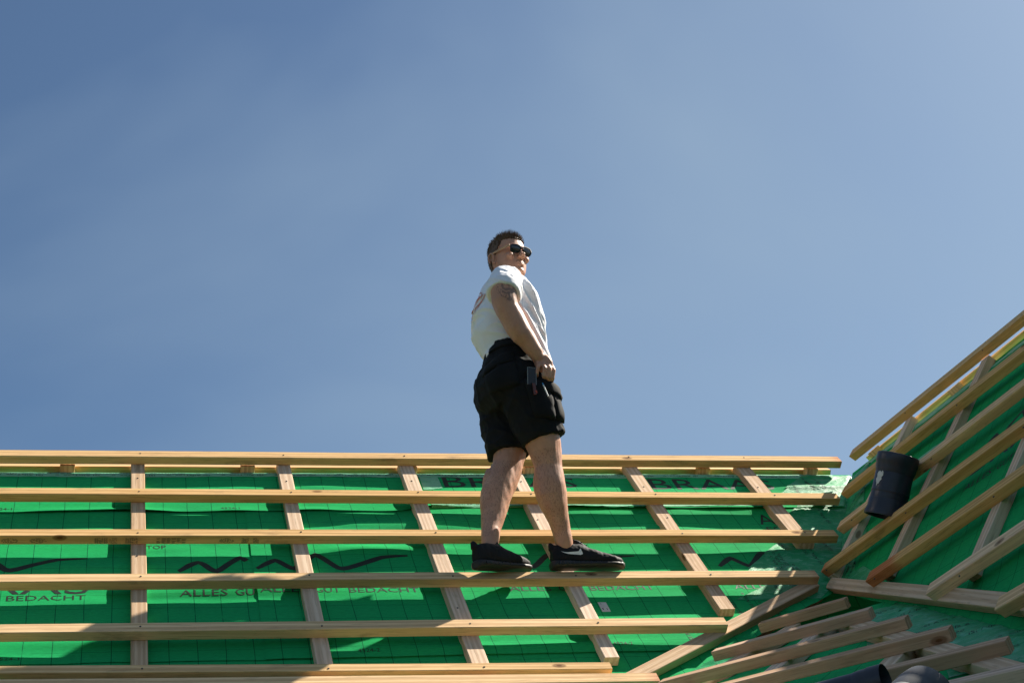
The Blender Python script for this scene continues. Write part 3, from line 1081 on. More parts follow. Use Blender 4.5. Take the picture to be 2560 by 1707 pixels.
# head frame: looks to the right of the batten run and a little towards the valley
HA = R(69)
HF = V((math.cos(HA), -math.sin(HA), 0.02)).normalized()
HR = V((-math.sin(HA), -math.cos(HA), 0.0)).normalized()
HU = HR.cross(HF).normalized()
if HU.z < 0:
    HU = -HU
HC = V((-0.140, -0.001, 1.580))
def hp(f, r_, u):
    return HC + (HF * f + HR * r_ + HU * u) * 1.02

body = Loft()
HEAD = [(0.117, 0.02, -0.03, 0.02), (0.110, 0.048, -0.058, 0.045), (0.092, 0.072, -0.083, 0.064), (0.062, 0.089, -0.098, 0.0755), (0.03, 0.094, -0.102, 0.079),
        (0.008, 0.091, -0.101, 0.079), (-0.015, 0.087, -0.097, 0.078), (-0.04, 0.088, -0.086, 0.076), (-0.065, 0.087, -0.070, 0.070), (-0.088, 0.084, -0.045, 0.061), (-0.107, 0.082, -0.01, 0.047), (-0.119, 0.074, 0.03, 0.028)]
body.add([(hp((f0 + f1) / 2, 0, u), HF * (f0 - f1) / 2, HR * w) for (u, f0, f1, w) in HEAD], 28, 2.25)
FR = (HF, HR, HU)
# nose, brow, cheeks, lips, chin, ears
body.add([(hp(0.088, 0, 0.008), HF * 0.010, HR * 0.009), (hp(0.096, 0, -0.012), HF * 0.012, HR * 0.011), (hp(0.104, 0, -0.030), HF * 0.014, HR * 0.015), (hp(0.100, 0, -0.042), HF * 0.013, HR * 0.017), (hp(0.092, 0, -0.048), HF * 0.006, HR * 0.010)], 12)
body.ball(hp(0.116, 0, -0.033), 0.009, 0.010, 0.009, FR)
for s_ in (-1, 1):
    body.ball(hp(0.100, 0.013 * s_, -0.040), 0.012, 0.007, 0.008, FR)
    body.ball(hp(0.086, 0.030 * s_, 0.022), 0.010, 0.024, 0.009, FR)
    body.ball(hp(0.070, 0.045 * s_, -0.030), 0.020, 0.022, 0.018, FR)
    # ear: a shell with a rim
    ear = []
    for k in range(9):
        th = R(-60 + 285 * k / 8)
        ear.append((*hp(-0.016 + 0.017 * math.cos(th) * (1 if math.sin(th) > 0 else 0.8), (0.088 + 0.006 * (1 - math.cos(th)) / 2) * s_, -0.010 + 0.029 * math.sin(th)), 0.0052))
    body.tube(ear, 8)
    body.ball(hp(-0.012, 0.081 * s_, -0.012), 0.014, 0.006, 0.024, FR)
    body.ball(hp(-0.006, 0.083 * s_, -0.036), 0.008, 0.006, 0.009, FR)
body.ball(hp(0.088, 0, -0.064), 0.008, 0.024, 0.0050, FR)
body.ball(hp(0.086, 0, -0.076), 0.009, 0.021, 0.0055, FR)
body.ball(hp(0.078, 0, -0.105), 0.014, 0.020, 0.013, FR)
# neck
nk = hp(-0.015, 0, -0.07)
body.add([(nk, HF * 0.062, HR * 0.060), (nk.lerp(V((-0.175, 0, 1.45)), 0.5), HF * 0.064, HR * 0.062), (V((-0.18, 0, 1.42)), V((0.075, 0, 0)), V((0, 0.085, 0)))], 20)
# trunk under the clothes
X, Y, Z = V((1, 0, 0)), V((0, 1, 0)), V((0, 0, 1))
body.add([(V((-0.185, 0, 1.44)), X * 0.075, Y * 0.11), (V((-0.182, 0, 1.38)), X * 0.11, Y * 0.165), (V((-0.180, 0, 1.25)), X * 0.122, Y * 0.155), (V((-0.172, 0, 1.1)), X * 0.105, Y * 0.130), (V((-0.175, 0, 0.95)), X * 0.085, Y * 0.125), (V((-0.18, 0, 0.82)), X * 0.10, Y * 0.13)], 24, 2.3)
# arms
body.tube([(-0.222, -0.172, 1.345, 0.064), (-0.250, -0.220, 1.285, 0.063), (-0.264, -0.24, 1.244, 0.063), (-0.266, -0.240, 1.202, 0.060), (-0.256, -0.238, 1.16, 0.056), (-0.235, -0.236, 1.119, 0.057), (-0.216, -0.234, 1.071, 0.055), (-0.195, -0.23, 1.035, 0.051), (-0.166, -0.222, 1.002, 0.043), (-0.140, -0.214, 0.961, 0.036), (-0.122, -0.205, 0.934, 0.031)], 18)
body.tube([(-0.185, 0.175, 1.385, 0.066), (-0.165, 0.205, 1.27, 0.058), (-0.145, 0.205, 1.15, 0.05), (-0.11, 0.17, 1.05, 0.044), (-0.07, 0.10, 0.98, 0.034), (-0.06, 0.04, 0.94, 0.030)], 16)
# right hand: palm, four curled fingers, thumb on the far side
body.tube([(-0.122, -0.205, 0.936, 0.032), (-0.108, -0.206, 0.915, 0.040), (-0.098, -0.208, 0.893, 0.041)], 16, 0.50)
FING = [((-0.130, -0.212, 0.905), (-0.140, -0.232, 0.872), (-0.146, -0.222, 0.846), (-0.140, -0.196, 0.838), 0.0095),
        ((-0.110, -0.214, 0.903), (-0.113, -0.240, 0.866), (-0.118, -0.230, 0.830), (-0.112, -0.200, 0.822), 0.0105),
        ((-0.088, -0.212, 0.903), (-0.089, -0.238, 0.866), (-0.095, -0.228, 0.824), (-0.091, -0.200, 0.816), 0.0105),
        ((-0.066, -0.206, 0.895), (-0.066, -0.228, 0.862), (-0.073, -0.222, 0.824), (-0.072, -0.196, 0.815), 0.0098)]
for (k0, k1, k2, k3, r_) in FING:
    body.tube([(*k0, r_ * 1.1), (*k1, r_), (*k2, r_ * 0.92), (*k3, r_ * 0.85)], 10)
body.tube([(-0.085, -0.195, 0.915, 0.014), (-0.060, -0.180, 0.885, 0.012), (-0.062, -0.172, 0.852, 0.0105), (-0.070, -0.176, 0.830, 0.009)], 10)
# left hand, closed in front of the belly
body.tube([(-0.06, 0.04, 0.94, 0.028), (-0.055, 0.02, 0.905, 0.036), (-0.055, 0.015, 0.87, 0.030)], 12, 0.6)
for i in range(4):
    y = -0.015 + 0.021 * i
    body.tube([(-0.045, y, 0.875, 0.0105), (-0.035, y, 0.845, 0.010), (-0.05, y + 0.003, 0.822, 0.009), (-0.07, y, 0.83, 0.008)], 8)
body.tube([(-0.05, -0.012, 0.925, 0.013), (-0.045, -0.036, 0.895, 0.012), (-0.05, -0.04, 0.865, 0.010)], 8)
# legs
RLEG = [(-0.130, -0.085, 0.70, 0.092), (-0.113, -0.078, 0.62, 0.086), (-0.101, -0.072, 0.558, 0.078), (-0.094, -0.066, 0.505, 0.068), (-0.090, -0.060, 0.46, 0.063), (-0.092, -0.052, 0.396, 0.069), (-0.088, -0.045, 0.331, 0.069), (-0.078, -0.039, 0.275, 0.060), (-0.065, -0.032, 0.22, 0.048), (-0.053, -0.022, 0.168, 0.040), (-0.044, -0.014, 0.118, 0.038), (-0.035, -0.006, 0.07, 0.030)]
body.tube(RLEG, 22)
LLEG = [(-0.200, 0.085, 0.72, 0.090), (-0.210, 0.082, 0.64, 0.082), (-0.221, 0.078, 0.575, 0.075), (-0.242, 0.070, 0.508, 0.070), (-0.279, 0.060, 0.438, 0.072), (-0.311, 0.050, 0.374, 0.0705), (-0.330, 0.038, 0.324, 0.063), (-0.349, 0.02, 0.246, 0.053), (-0.369, 0.0, 0.184, 0.042), (-0.384, -0.022, 0.12, 0.039), (-0.394, -0.040, 0.06, 0.030)]
body.tube(LLEG, 22)
# kneecaps
body.ball((-0.052, -0.078, 0.530), 0.026, 0.034, 0.036)
body.ball((-0.190, 0.062, 0.535), 0.026, 0.034, 0.036)
# calves, shins, ankle bones
body.ball((-0.122, -0.045, 0.385), 0.042, 0.050, 0.085)
body.ball((-0.050, -0.050, 0.405), 0.026, 0.030, 0.070)
body.ball((-0.330, 0.058, 0.395), 0.038, 0.046, 0.105)
body.ball((-0.262, 0.045, 0.420), 0.026, 0.032, 0.070)
body.ball((-0.140, -0.080, 0.520), 0.026, 0.030, 0.045)
person_me = body.fuse("person", 0.0042, 3, 0.5)
def muscle(p):
    k = min(1.0, max(0.0, (0.70 - p.z) / 0.1)) + (0.6 if (p.y < -0.16 and 0.95 < p.z < 1.25) else 0.0)
    return k * (0.0050 * noise.noise(V((p.x * 16, p.y * 16, p.z * 7))) + 0.0022 * noise.noise(V((p.x * 40, p.y * 40, p.z * 18))))
def _fold(me, fn):
    cs = [v_.co.copy() for v_ in me.vertices]
    ns = [v_.normal.copy() for v_ in me.vertices]
    flat = []
    for c_, n_ in zip(cs, ns):
        flat.extend(c_ + n_ * fn(c_))
    me.vertices.foreach_set("co", flat)
    me.update()
_fold(person_me, muscle)
person = mk("person", person_me, M_SKIN)
tag(person, "man in white T-shirt, black cargo shorts and sunglasses standing on a roof batten", "person")

# ---- T-shirt
def folds(me, fn):
    for v_ in me.vertices:
        pass
    co = [0.0] * (3 * len(me.vertices)); no = [0.0] * (3 * len(me.vertices))
    me.vertices.foreach_get("co", co)
    nn = [tuple(v_.normal) for v_ in me.vertices]
    for i in range(len(me.vertices)):
        p = V(co[3 * i:3 * i + 3]); d = fn(p)
        q = p + V(nn[i]) * d
        co[3 * i], co[3 * i + 1], co[3 * i + 2] = q
    me.vertices.foreach_set("co", co)
    me.update()

sh = Loft()
sh.add([(V((-0.168, 0, 1.468)), V((0.068, 0, 0.012)), Y * 0.076), (V((-0.178, 0, 1.442)), V((0.094, 0, 0.0)), Y * 0.120), (V((-0.181, 0, 1.408)), X * 0.116, Y * 0.165), (V((-0.182, 0, 1.365)), X * 0.132, Y * 0.188),
        (V((-0.182, 0, 1.32)), X * 0.148, Y * 0.196), (V((-0.182, 0, 1.25)), X * 0.156, Y * 0.190), (V((-0.180, 0, 1.17)), X * 0.160, Y * 0.182), (V((-0.170, 0, 1.10)), X * 0.150, Y * 0.168), (V((-0.160, 0, 1.04)), V((0.142, 0, -0.015)), Y * 0.158), (V((-0.160, 0, 0.99)), V((0.146, 0, -0.03)), Y * 0.160), (V((-0.150, 0, 0.955)), V((0.138, 0, -0.035)), Y * 0.15)], 36, 2.3)
for s_ in (-1, 1):
    if s_ < 0:
        sh.tube([(-0.195, -0.115, 1.385, 0.068), (-0.228, -0.176, 1.350, 0.080), (-0.252, -0.218, 1.290, 0.078), (-0.266, -0.238, 1.240, 0.076)], 22, round_ends=False)
    else:
        sh.tube([(-0.185, 0.125, 1.425, 0.070), (-0.190, 0.182, 1.385, 0.082), (-0.178, 0.205, 1.30, 0.080), (-0.168, 0.208, 1.235, 0.078)], 22, round_ends=False)
shirt_me = sh.fuse("tshirt", 0.0050, 2, 0.5)
def crease(q, sharp=2.2):
    return max(0.0, 1 - sharp * abs(noise.noise(q))) ** 2
def shirt_fold(p):
    # long pulls from the armpit down to the belt in front, cross folds at the small of the back, slack on the sleeve
    front = min(1, max(0, (p.x + 0.215) / 0.07)) * min(1, max(0, (1.40 - p.z) / 0.07))
    back = min(1, max(0, (-0.15 - p.x) / 0.06)) * min(1, max(0, (1.36 - p.z) / 0.10))
    d = 0.013 * front * crease(V((p.x * 15 + p.z * 7.5, p.y * 5, p.z * 1.2)))
    d += 0.007 * front * crease(V((p.x * 30 + p.z * 17, p.y * 8, 4.0)))
    d += 0.014 * back * crease(V((p.x * 3 + p.y * 3, p.y * 2, p.z * 12 + p.x * 9)))
    d += 0.008 * back * crease(V((p.x * 5, p.y * 6, p.z * 22 + p.x * 16 + 3)))
    arm = min(1, max(0, (-0.14 - p.y) / 0.05))
    d += 0.006 * arm * crease(V((p.x * 16, p.y * 9 + p.z * 8, p.z * 9)))
    d += 0.003 * noise.noise(V((p.x * 14, p.y * 14, p.z * 12)))
    return d - 0.004
folds(shirt_me, shirt_fold)
tshirt = mk("tshirt", shirt_me, M_SHIRT, person)
tshirt["label"] = "white cotton T-shirt with a red print on the back"

# ---- shorts
so = Loft()
so.add([(V((-0.186, 0, 1.045)), V((0.112, 0, -0.035)), Y * 0.168), (V((-0.185, 0, 1.005)), V((0.124, 0, -0.03)), Y * 0.174), (V((-0.188, 0, 0.950)), V((0.145, 0, -0.02)), Y * 0.182), (V((-0.195, 0, 0.90)), V((0.172, 0, -0.01)), Y * 0.200), (V((-0.190, 0, 0.845)), X * 0.182, Y * 0.200), (V((-0.185, 0, 0.80)), X * 0.176, Y * 0.188), (V((-0.18, 0, 0.755)), X * 0.14, Y * 0.15)], 36, 2.35)
so.tube([(-0.165, -0.09, 0.83, 0.130), (-0.150, -0.088, 0.77, 0.130), (-0.132, -0.086, 0.70, 0.120), (-0.118, -0.082, 0.64, 0.110), (-0.104, -0.078, 0.585, 0.100)], 24, 0.95, round_ends=False)
so.tube([(-0.215, 0.09, 0.84, 0.125), (-0.222, 0.09, 0.77, 0.118), (-0.222, 0.088, 0.70, 0.110), (-0.222, 0.084, 0.64, 0.106), (-0.224, 0.080, 0.578, 0.102)], 24, 0.95, round_ends=False)
short_me = so.fuse("shorts", 0.0055, 3, 0.5)
def short_fold(p):
    d = 0.008 * crease(V((p.x * 7 + p.z * 5, p.y * 6, p.z * 9 - p.x * 5)))
    d += 0.0045 * crease(V((p.x * 14, p.y * 10, p.z * 15 + p.x * 11 + 5)))
    d += 0.002 * noise.noise(V((p.x * 40, p.y * 40, p.z * 40)))
    return d - 0.004
folds(short_me, short_fold)
shorts = mk("shorts", short_me, M_SHORT, person)
shorts["label"] = "loose black knee-length cargo shorts"

def patch(name, corners, thick, mat, parent, n=6, base=None, off=0.006, rough=0.003):
    """cloth patch from four corner points, laid on the surface of `base` along the view of its normal"""
    from mathutils.bvhtree import BVHTree
    bvh = BVHTree.FromPolygons([v_.co for v_ in base.vertices], [p.vertices[:] for p in base.polygons])
    c00, c10, c11, c01 = [V(c) for c in corners]
    verts, faces = [], []
    for lay in (0, 1):
        for j in range(n + 1):
            for i in range(n + 1):
                q = c00.lerp(c10, i / n).lerp(c01.lerp(c11, i / n), j / n)
                loc, nor, idx, dist = bvh.find_nearest(q)
                e = min(i, n - i, j, n - j)
                h = off + (thick if e > 0 else thick * 0.35) * lay + rough * noise.noise(q * 40) * lay
                verts.append(loc + nor * (h if lay else -0.004))
    m = (n + 1) ** 2
    for j in range(n):
        for i in range(n):
            k = j * (n + 1) + i
            faces.append((m + k, m + k + 1, m + k + n + 2, m + k + n + 1))
    rim = [i for i in range(n + 1)] + [j * (n + 1) + n for j in range(1, n + 1)] + [n * (n + 1) + i for i in range(n - 1, -1, -1)] + [j * (n + 1) for j in range(n - 1, 0, -1)]
    for a, b in zip(rim, rim[1:] + rim[:1]):
        faces.append((a, b, m + b, m + a))
    me = bpy.data.meshes.new(name)
    me.from_pydata([tuple(v_) for v_ in verts], [], faces)
    bm = bmesh.new(); bm.from_mesh(me); bmesh.ops.recalc_face_normals(bm, faces=bm.faces[:]); bm.to_mesh(me); bm.free()
    me.polygons.foreach_set("use_smooth", [True] * len(me.polygons))
    return mk(name, me, mat, parent)

patch("thigh_pocket", [(-0.205, -0.20, 0.82), (-0.085, -0.20, 0.80), (-0.072, -0.19, 0.635), (-0.175, -0.20, 0.645)], 0.009, M_SHORT, shorts, 8, short_me)
patch("thigh_pocket_flap", [(-0.130, -0.19, 0.835), (-0.020, -0.15, 0.800), (-0.010, -0.14, 0.745), (-0.120, -0.20, 0.765)], 0.012, M_SHORT, shorts, 6, short_me, off=0.010)
patch("front_pocket", [(-0.080, -0.20, 0.78), (-0.005, -0.12, 0.77), (-0.005, -0.12, 0.65), (-0.068, -0.18, 0.64)], 0.008, M_SHORT, shorts, 6, short_me)
patch("seat_pocket_flap", [(-0.37, -0.10, 0.955), (-0.235, -0.19, 0.985), (-0.235, -0.20, 0.925), (-0.38, -0.10, 0.885)], 0.005, M_SHORT, shorts, 6, short_me)
patch("seat_pocket", [(-0.37, -0.12, 0.88), (-0.235, -0.20, 0.92), (-0.225, -0.20, 0.80), (-0.36, -0.12, 0.78)], 0.005, M_SHORT, shorts, 6, short_me)
patch("waistband", [(-0.335, -0.09, 1.055), (-0.12, -0.18, 1.04), (-0.12, -0.18, 1.005), (-0.335, -0.10, 1.02)], 0.005, M_SHORT, shorts, 8, short_me)

# ---- shirt print
def print_patch(name, polys, mat, parent, base, off=0.0022):
    from mathutils.bvhtree import BVHTree
    bvh = BVHTree.FromPolygons([v_.co for v_ in base.vertices], [p.vertices[:] for p in base.polygons])
    verts, faces = [], []
    for (a, b, w) in polys:
        a, b = V(a), V(b)
        n = 6
        pr = []
        for i in range(n + 1):
            q = a.lerp(b, i / n)
            loc, nor, idx, dist = bvh.find_nearest(q)
            side = nor.cross(b - a).normalized() * w / 2
            pr.append((loc + nor * off + side, loc + nor * off - side))
        k = len(verts)
        for x_, y_ in pr:
            verts += [x_, y_]
        for i in range(n):
            faces.append((k + 2 * i, k + 2 * i + 1, k + 2 * i + 3, k + 2 * i + 2))
    me = bpy.data.meshes.new(name)
    me.from_pydata([tuple(v_) for v_ in verts], [], faces)
    o = mk(name, me, mat, parent)
    return o
BX = -0.36
print_patch("back_print", [((BX, 0.0, 1.40), (BX, -0.115, 1.345), 0.0044), ((BX, -0.115, 1.345), (BX, -0.03, 1.255), 0.0044), ((BX, 0.0, 1.40), (BX, 0.115, 1.345), 0.0044), ((BX, 0.115, 1.345), (BX, 0.03, 1.255), 0.0044),
                          ((BX, 0.09, 1.335), (BX, -0.09, 1.335), 0.0066), ((BX, 0.09, 1.315), (BX, -0.10, 1.315), 0.0033), ((BX, 0.13, 1.285), (BX, -0.13, 1.302), 0.0088), ((BX, 0.06, 1.262), (BX, -0.07, 1.268), 0.0044), ((BX, 0.0, 1.385), (BX, -0.05, 1.35), 0.0028), ((BX, 0.0, 1.385), (BX, 0.05, 1.35), 0.0028)], M_REDP, tshirt, shirt_me)

# ---- shoes
def shoe(heel, toe, label, swoosh):
    heel, toe = V(heel), V(toe)
    d = (toe - heel); L = d.length
    F = d / L
    Sd = F.cross(Z).normalized()           # to the right of the foot
    U = Sd.cross(F).normalized()
    def sp_(f, s_, u):
        return heel + F * (f * L) + Sd * s_ + U * u
    up = Loft()
    #       f      half-width  height
    secs = [(0.015, 0.020, 0.075), (0.06, 0.033, 0.098), (0.16, 0.037, 0.104), (0.28, 0.038, 0.105), (0.38, 0.040, 0.104), (0.48, 0.042, 0.090), (0.60, 0.046, 0.074), (0.72, 0.048, 0.060), (0.84, 0.045, 0.049), (0.93, 0.036, 0.040), (0.985, 0.018, 0.030)]
    up.add([(sp_(f, 0.004 * math.sin(f * 3), 0.018 + h / 2 - 0.009), Sd * w, U * (h / 2)) for f, w, h in secs], 22, 2.5)
    # padded collar and tongue
    up.tube([(*sp_(0.04, 0, 0.095), 0.020), (*sp_(0.02, 0, 0.112), 0.012)], 10)
    up.tube([(*sp_(0.46, 0, 0.088), 0.026), (*sp_(0.38, 0, 0.112), 0.022), (*sp_(0.34, 0, 0.128), 0.013)], 12, 0.6)
    me = up.fuse("shoe", 0.004, 2, 0.5)
    folds(me, lambda p: 0.0022 * noise.noise(p * 38) + 0.0012 * noise.noise(p * 90))
    o = mk("shoe", me, M_SHOE, person)
    o["label"] = label
    sl = Loft()
    ss = [(-0.012, 0.022, 0.034), (0.03, 0.038, 0.036), (0.15, 0.044, 0.034), (0.35, 0.042, 0.030), (0.55, 0.047, 0.026), (0.72, 0.052, 0.024), (0.86, 0.049, 0.024), (0.95, 0.038, 0.026), (1.0, 0.018, 0.026)]
    sl.add([(sp_(f, 0.004 * math.sin(f * 3), 0.0 + h / 2), Sd * w, U * (h / 2)) for f, w, h in ss], 24, 3.2)
    sm = sl.fuse("sole", 0.004, 1, 0.5)
    mk("sole", sm, M_SOLE, o)
    # flex grooves of the sole side
    gb = bmesh.new()
    for i in range(13):
        f = 0.08 + i * 0.07
        for sd in (-1, 1):
            w = 0.046 if f < 0.5 else 0.051
            c = sp_(f, sd * w * (0.92 if f < 0.85 else 0.76), 0.017)
            r_ = bmesh.ops.create_cube(gb, size=1.0)
            M_ = Matrix((( *(F * 0.0035), 0), (*(Sd * 0.006), 0), (*(U * 0.012), 0), (0, 0, 0, 1))).transposed()
            M_.translation = c
            bmesh.ops.transform(gb, matrix=M_, verts=r_['verts'])
    g_ = bm_obj("sole_groove", gb, M_FRAME, None)
    g_.matrix_world = PM
    g_["kind"] = "stuff"
    put(g_, o)
    from mathutils.bvhtree import BVHTree
    bvh = BVHTree.FromPolygons([v_.co for v_ in me.vertices], [p.vertices[:] for p in me.polygons])
    # laces
    for i in range(5):
        f = 0.47 + i * 0.055
        vs, fs = [], []
        n = 6
        for j in range(n + 1):
            s_ = -0.026 + 0.052 * j / n
            loc, nor, ix, di = bvh.find_nearest(sp_(f + (0.02 if i % 2 else -0.02) * (j / n - 0.5), s_, 0.13))
            for k, dd_ in ((0, -0.003), (1, 0.003)):
                vs.append(loc + nor * 0.0035 + F * dd_)
                vs.append(loc + nor * 0.0005 + F * dd_ * 1.2)
        for j in range(n):
            a = 4 * j
            fs += [(a, a + 2, a + 6, a + 4), (a, a + 4, a + 5, a + 1), (a + 2, a + 3, a + 7, a + 6)]
        m2 = bpy.data.meshes.new("lace")
        m2.from_pydata([tuple(v_) for v_ in vs], [], fs)
        mk("lace", m2, M_SOLE, o)
    if swoosh:
        # side mark: a tick with a long tail, on the outer side
        out = [(0.10, 0.071), (0.16, 0.066), (0.24, 0.0635), (0.33, 0.067), (0.375, 0.078)]
        inn = [(0.10, 0.071), (0.17, 0.058), (0.25, 0.050), (0.34, 0.050), (0.40, 0.060), (0.375, 0.078)]
        low = [(0.10, 0.0715), (0.15, 0.0600), (0.21, 0.0535), (0.28, 0.0500), (0.35, 0.0490), (0.40, 0.0520), (0.405, 0.0560)]
        hi = [(0.10, 0.0720), (0.15, 0.0685), (0.21, 0.0660), (0.28, 0.0650), (0.335, 0.0665), (0.365, 0.0770), (0.375, 0.0830)]
        vs, fs = [], []
        for (f0, u0), (f1, u1) in zip(low, hi):
            for (f, u) in ((f0, u0), (f1, u1)):
                loc, nor, ix, di = bvh.find_nearest(sp_(f, 0.07, u))
                vs.append(loc + nor * 0.002)
        for i in range(len(low) - 1):
            fs.append((2 * i, 2 * i + 2, 2 * i + 3, 2 * i + 1))
        m3 = bpy.data.meshes.new("side_mark")
        m3.from_pydata([tuple(v_) for v_ in vs], [], fs)
        mk("side_mark", m3, M_WHITE, o)
    return o
shoe((-0.115, -0.008, 0.001), (0.222, -0.004, 0.003), "black running shoe with a white tick on its side", True)
shoe((-0.478, -0.092, -0.022), (-0.197, 0.056, 0.012), "black running shoe with its sole showing", False)

# ---- hair
hb_ = bmesh.new()
hr = random.Random(3)
def head_pt(u, th):
    for (a, b) in zip(HEAD, HEAD[1:]):
        if a[0] >= u >= b[0]:
            k = (a[0] - u) / (a[0] - b[0])
            f0, f1, w = [a[i] + (b[i] - a[i]) * k for i in (1, 2, 3)]
            break
    else:
        u_, f0, f1, w = HEAD[0]
    c, s_ = math.cos(th), math.sin(th)
    e = 2 / 2.25
    x = math.copysign(abs(c) ** e, c); y = math.copysign(abs(s_) ** e, s_)
    p = hp((f0 + f1) / 2 + (f0 - f1) / 2 * x, w * y, u)
    nrm = (HF * c / max(0.03, (f0 - f1) / 2) + HR * s_ / max(0.02, w)).normalized()
    nrm = (nrm + HU * max(0, (u - 0.02) / 0.06)).normalized()
    return p, nrm
def hairline(th):
    c = math.cos(th)               # 1 front, -1 back
    if c > 0.55:
        return 0.068
    if c > 0.1:
        return 0.068 - (0.55 - c) / 0.45 * 0.062
    if c > -0.25:
        return 0.006 - (0.1 - c) / 0.35 * 0.010
    return -0.004 - min(1, (-0.25 - c) / 0.35) * 0.075
def tuft(p, d, ln, r_):
    a = d.orthogonal().normalized()
    b = d.cross(a)
    base = [hb_.verts.new(p - d * 0.004 + (a * math.cos(k * 2.094) + b * math.sin(k * 2.094)) * r_) for k in range(3)]
    tip = hb_.verts.new(p + d * ln)
    for k in range(3):
        hb_.faces.new((base[k], base[(k + 1) % 3], tip))
cnt = 0
while cnt < 4200:
    u = hr.uniform(-0.082, 0.117)
    th = hr.uniform(-math.pi, math.pi)
    if u < hairline(th) + hr.uniform(-0.004, 0.004):
        continue
    if u > 0.09 and hr.random() < 0.3:
        continue
    p, nrm = head_pt(u, th)
    top = max(0.0, min(1.0, (u - 0.045) / 0.05))
    front = max(0.0, math.cos(th))
    ln = 0.008 + 0.016 * top + 0.012 * top * front
    ln *= hr.uniform(0.5, 1.05)
    d = (nrm * (1.0 - 0.35 * top) + HU * (0.75 * top - 0.25 * (1 - top)) + HF * (0.15 * top * front - 0.1) + V((hr.uniform(-1, 1), hr.uniform(-1, 1), hr.uniform(-1, 1))) * 0.22).normalized()
    tuft(p, d, ln, 0.0022 if top < 0.5 else 0.0026)
    cnt += 1
# solid under-layer
nu, nt = 26, 64
for j in range(nu):
    for i in range(nt):
        th0, th1 = -math.pi + 2 * math.pi * i / nt, -math.pi + 2 * math.pi * (i + 1) / nt
        q = []
        for th, jj in ((th0, j), (th1, j), (th1, j + 1), (th0, j + 1)):
            lo = hairline(th) + 0.004
            u = lo + (0.1165 - lo) * jj / nu
            p, nrm = head_pt(u, th)
            q.append(hb_.verts.new(p + nrm * 0.0032))
        hb_.faces.new(q)
hair = bm_obj("hair", hb_, M_HAIR, None)
hair.matrix_world = PM
put(hair, person)
hair["label"] = "short spiky dark brown hair"
# sideburn-free stubble is left to the skin colour

# ---- sunglasses
def lens_poly(s_, n=20):
    pts = []
    for k in range(n):
        th = 2 * math.pi * k / n
        c_, q_ = math.cos(th), math.sin(th)
        x = math.copysign(abs(c_) ** 0.55, c_) * 0.0262
        y = math.copysign(abs(q_) ** 0.60, q_) * 0.0182
        if q_ < 0:
            x *= 0.93
        pts.append((x, y))
    return pts
def glass_pt(s_, x, y, push=0.0):
    r_ = 0.034 * s_ + x
    f = 0.112 - 0.55 * abs(r_) ** 1.5 - 0.012 * max(0, -y / 0.02) + push
    return hp(f, r_, -0.004 + y)
sg = bmesh.new()
# brow bar
def quad_strip(bm, ring0, ring1):
    n = len(ring0)
    for k in range(n):
        bm.faces.new((ring0[k], ring0[(k + 1) % n], ring1[(k + 1) % n], ring1[k]))
for s_ in (-1, 1):
    pts = lens_poly(s_)
    o1 = [sg.verts.new(glass_pt(s_, x * 1.09, y * 1.11, 0.002)) for x, y in pts]
    i1 = [sg.verts.new(glass_pt(s_, x * 0.94, y * 0.93, 0.002)) for x, y in pts]
    o2 = [sg.verts.new(glass_pt(s_, x * 1.09, y * 1.11, -0.004)) for x, y in pts]
    i2 = [sg.verts.new(glass_pt(s_, x * 0.94, y * 0.93, -0.004)) for x, y in pts]
    quad_strip(sg, o1, i1); quad_strip(sg, i1, i2); quad_strip(sg, i2, o2); quad_strip(sg, o2, o1)
r0 = bmesh.ops.create_cube(sg, size=1.0)
Mb = Matrix(((*(HF * 0.006), 0), (*(HR * 0.018), 0), (*(HU * 0.006), 0), (0, 0, 0, 1))).transposed()
Mb.translation = hp(0.112, 0, 0.005)
bmesh.ops.transform(sg, matrix=Mb, verts=r0['verts'])
bmesh.ops.recalc_face_normals(sg, faces=sg.faces[:])
glasses = bm_obj("sunglasses", sg, M_FRAME, None)
glasses.matrix_world = PM
put(glasses, person)
glasses["label"] = "black framed sunglasses with tan temples"
for s_ in (-1, 1):
    pts = lens_poly(s_)
    vs = [glass_pt(s_, 0, 0, 0.0015)] + [glass_pt(s_, x * 0.95, y * 0.95, -0.001) for x, y in pts]
    fs = [(0, k + 1, (k + 1) % len(pts) + 1) for k in range(len(pts))]
    me = bpy.data.meshes.new("lens")
    me.from_pydata([tuple(v_) for v_ in vs], [], fs)
    me.polygons.foreach_set("use_smooth", [True] * len(me.polygons))
    mk("lens", me, M_LENS, glasses)
    tm = bmesh.new()
    a = glass_pt(s_, 0.030 * s_, 0.012, -0.003)
    b = hp(-0.005, 0.0885 * s_, 0.012)
    vs, fs = [], []
    for p, h in ((a, 0.0065), (a.lerp(b, 0.5) + HR * 0.004 * s_, 0.0055), (b, 0.004), (hp(-0.03, 0.084 * s_, 0.0), 0.003)):
        for du, dr in ((h, 0.0018), (h, -0.0018), (-h, -0.0018), (-h, 0.0018)):
            vs.append(tm.verts.new(p + HU * du + HR * dr))
    for i in range(3):
        for k in range(4):
            tm.faces.new((vs[4 * i + k], vs[4 * i + (k + 1) % 4], vs[4 * i + 4 + (k + 1) % 4], vs[4 * i + 4 + k]))
    tm.faces.new(vs[0:4]); tm.faces.new(vs[12:16])
    bmesh.ops.recalc_face_normals(tm, faces=tm.faces[:])
    te = bm_obj("temple", tm, M_TEMPLE, None)
    te.matrix_world = PM
    put(te, glasses)

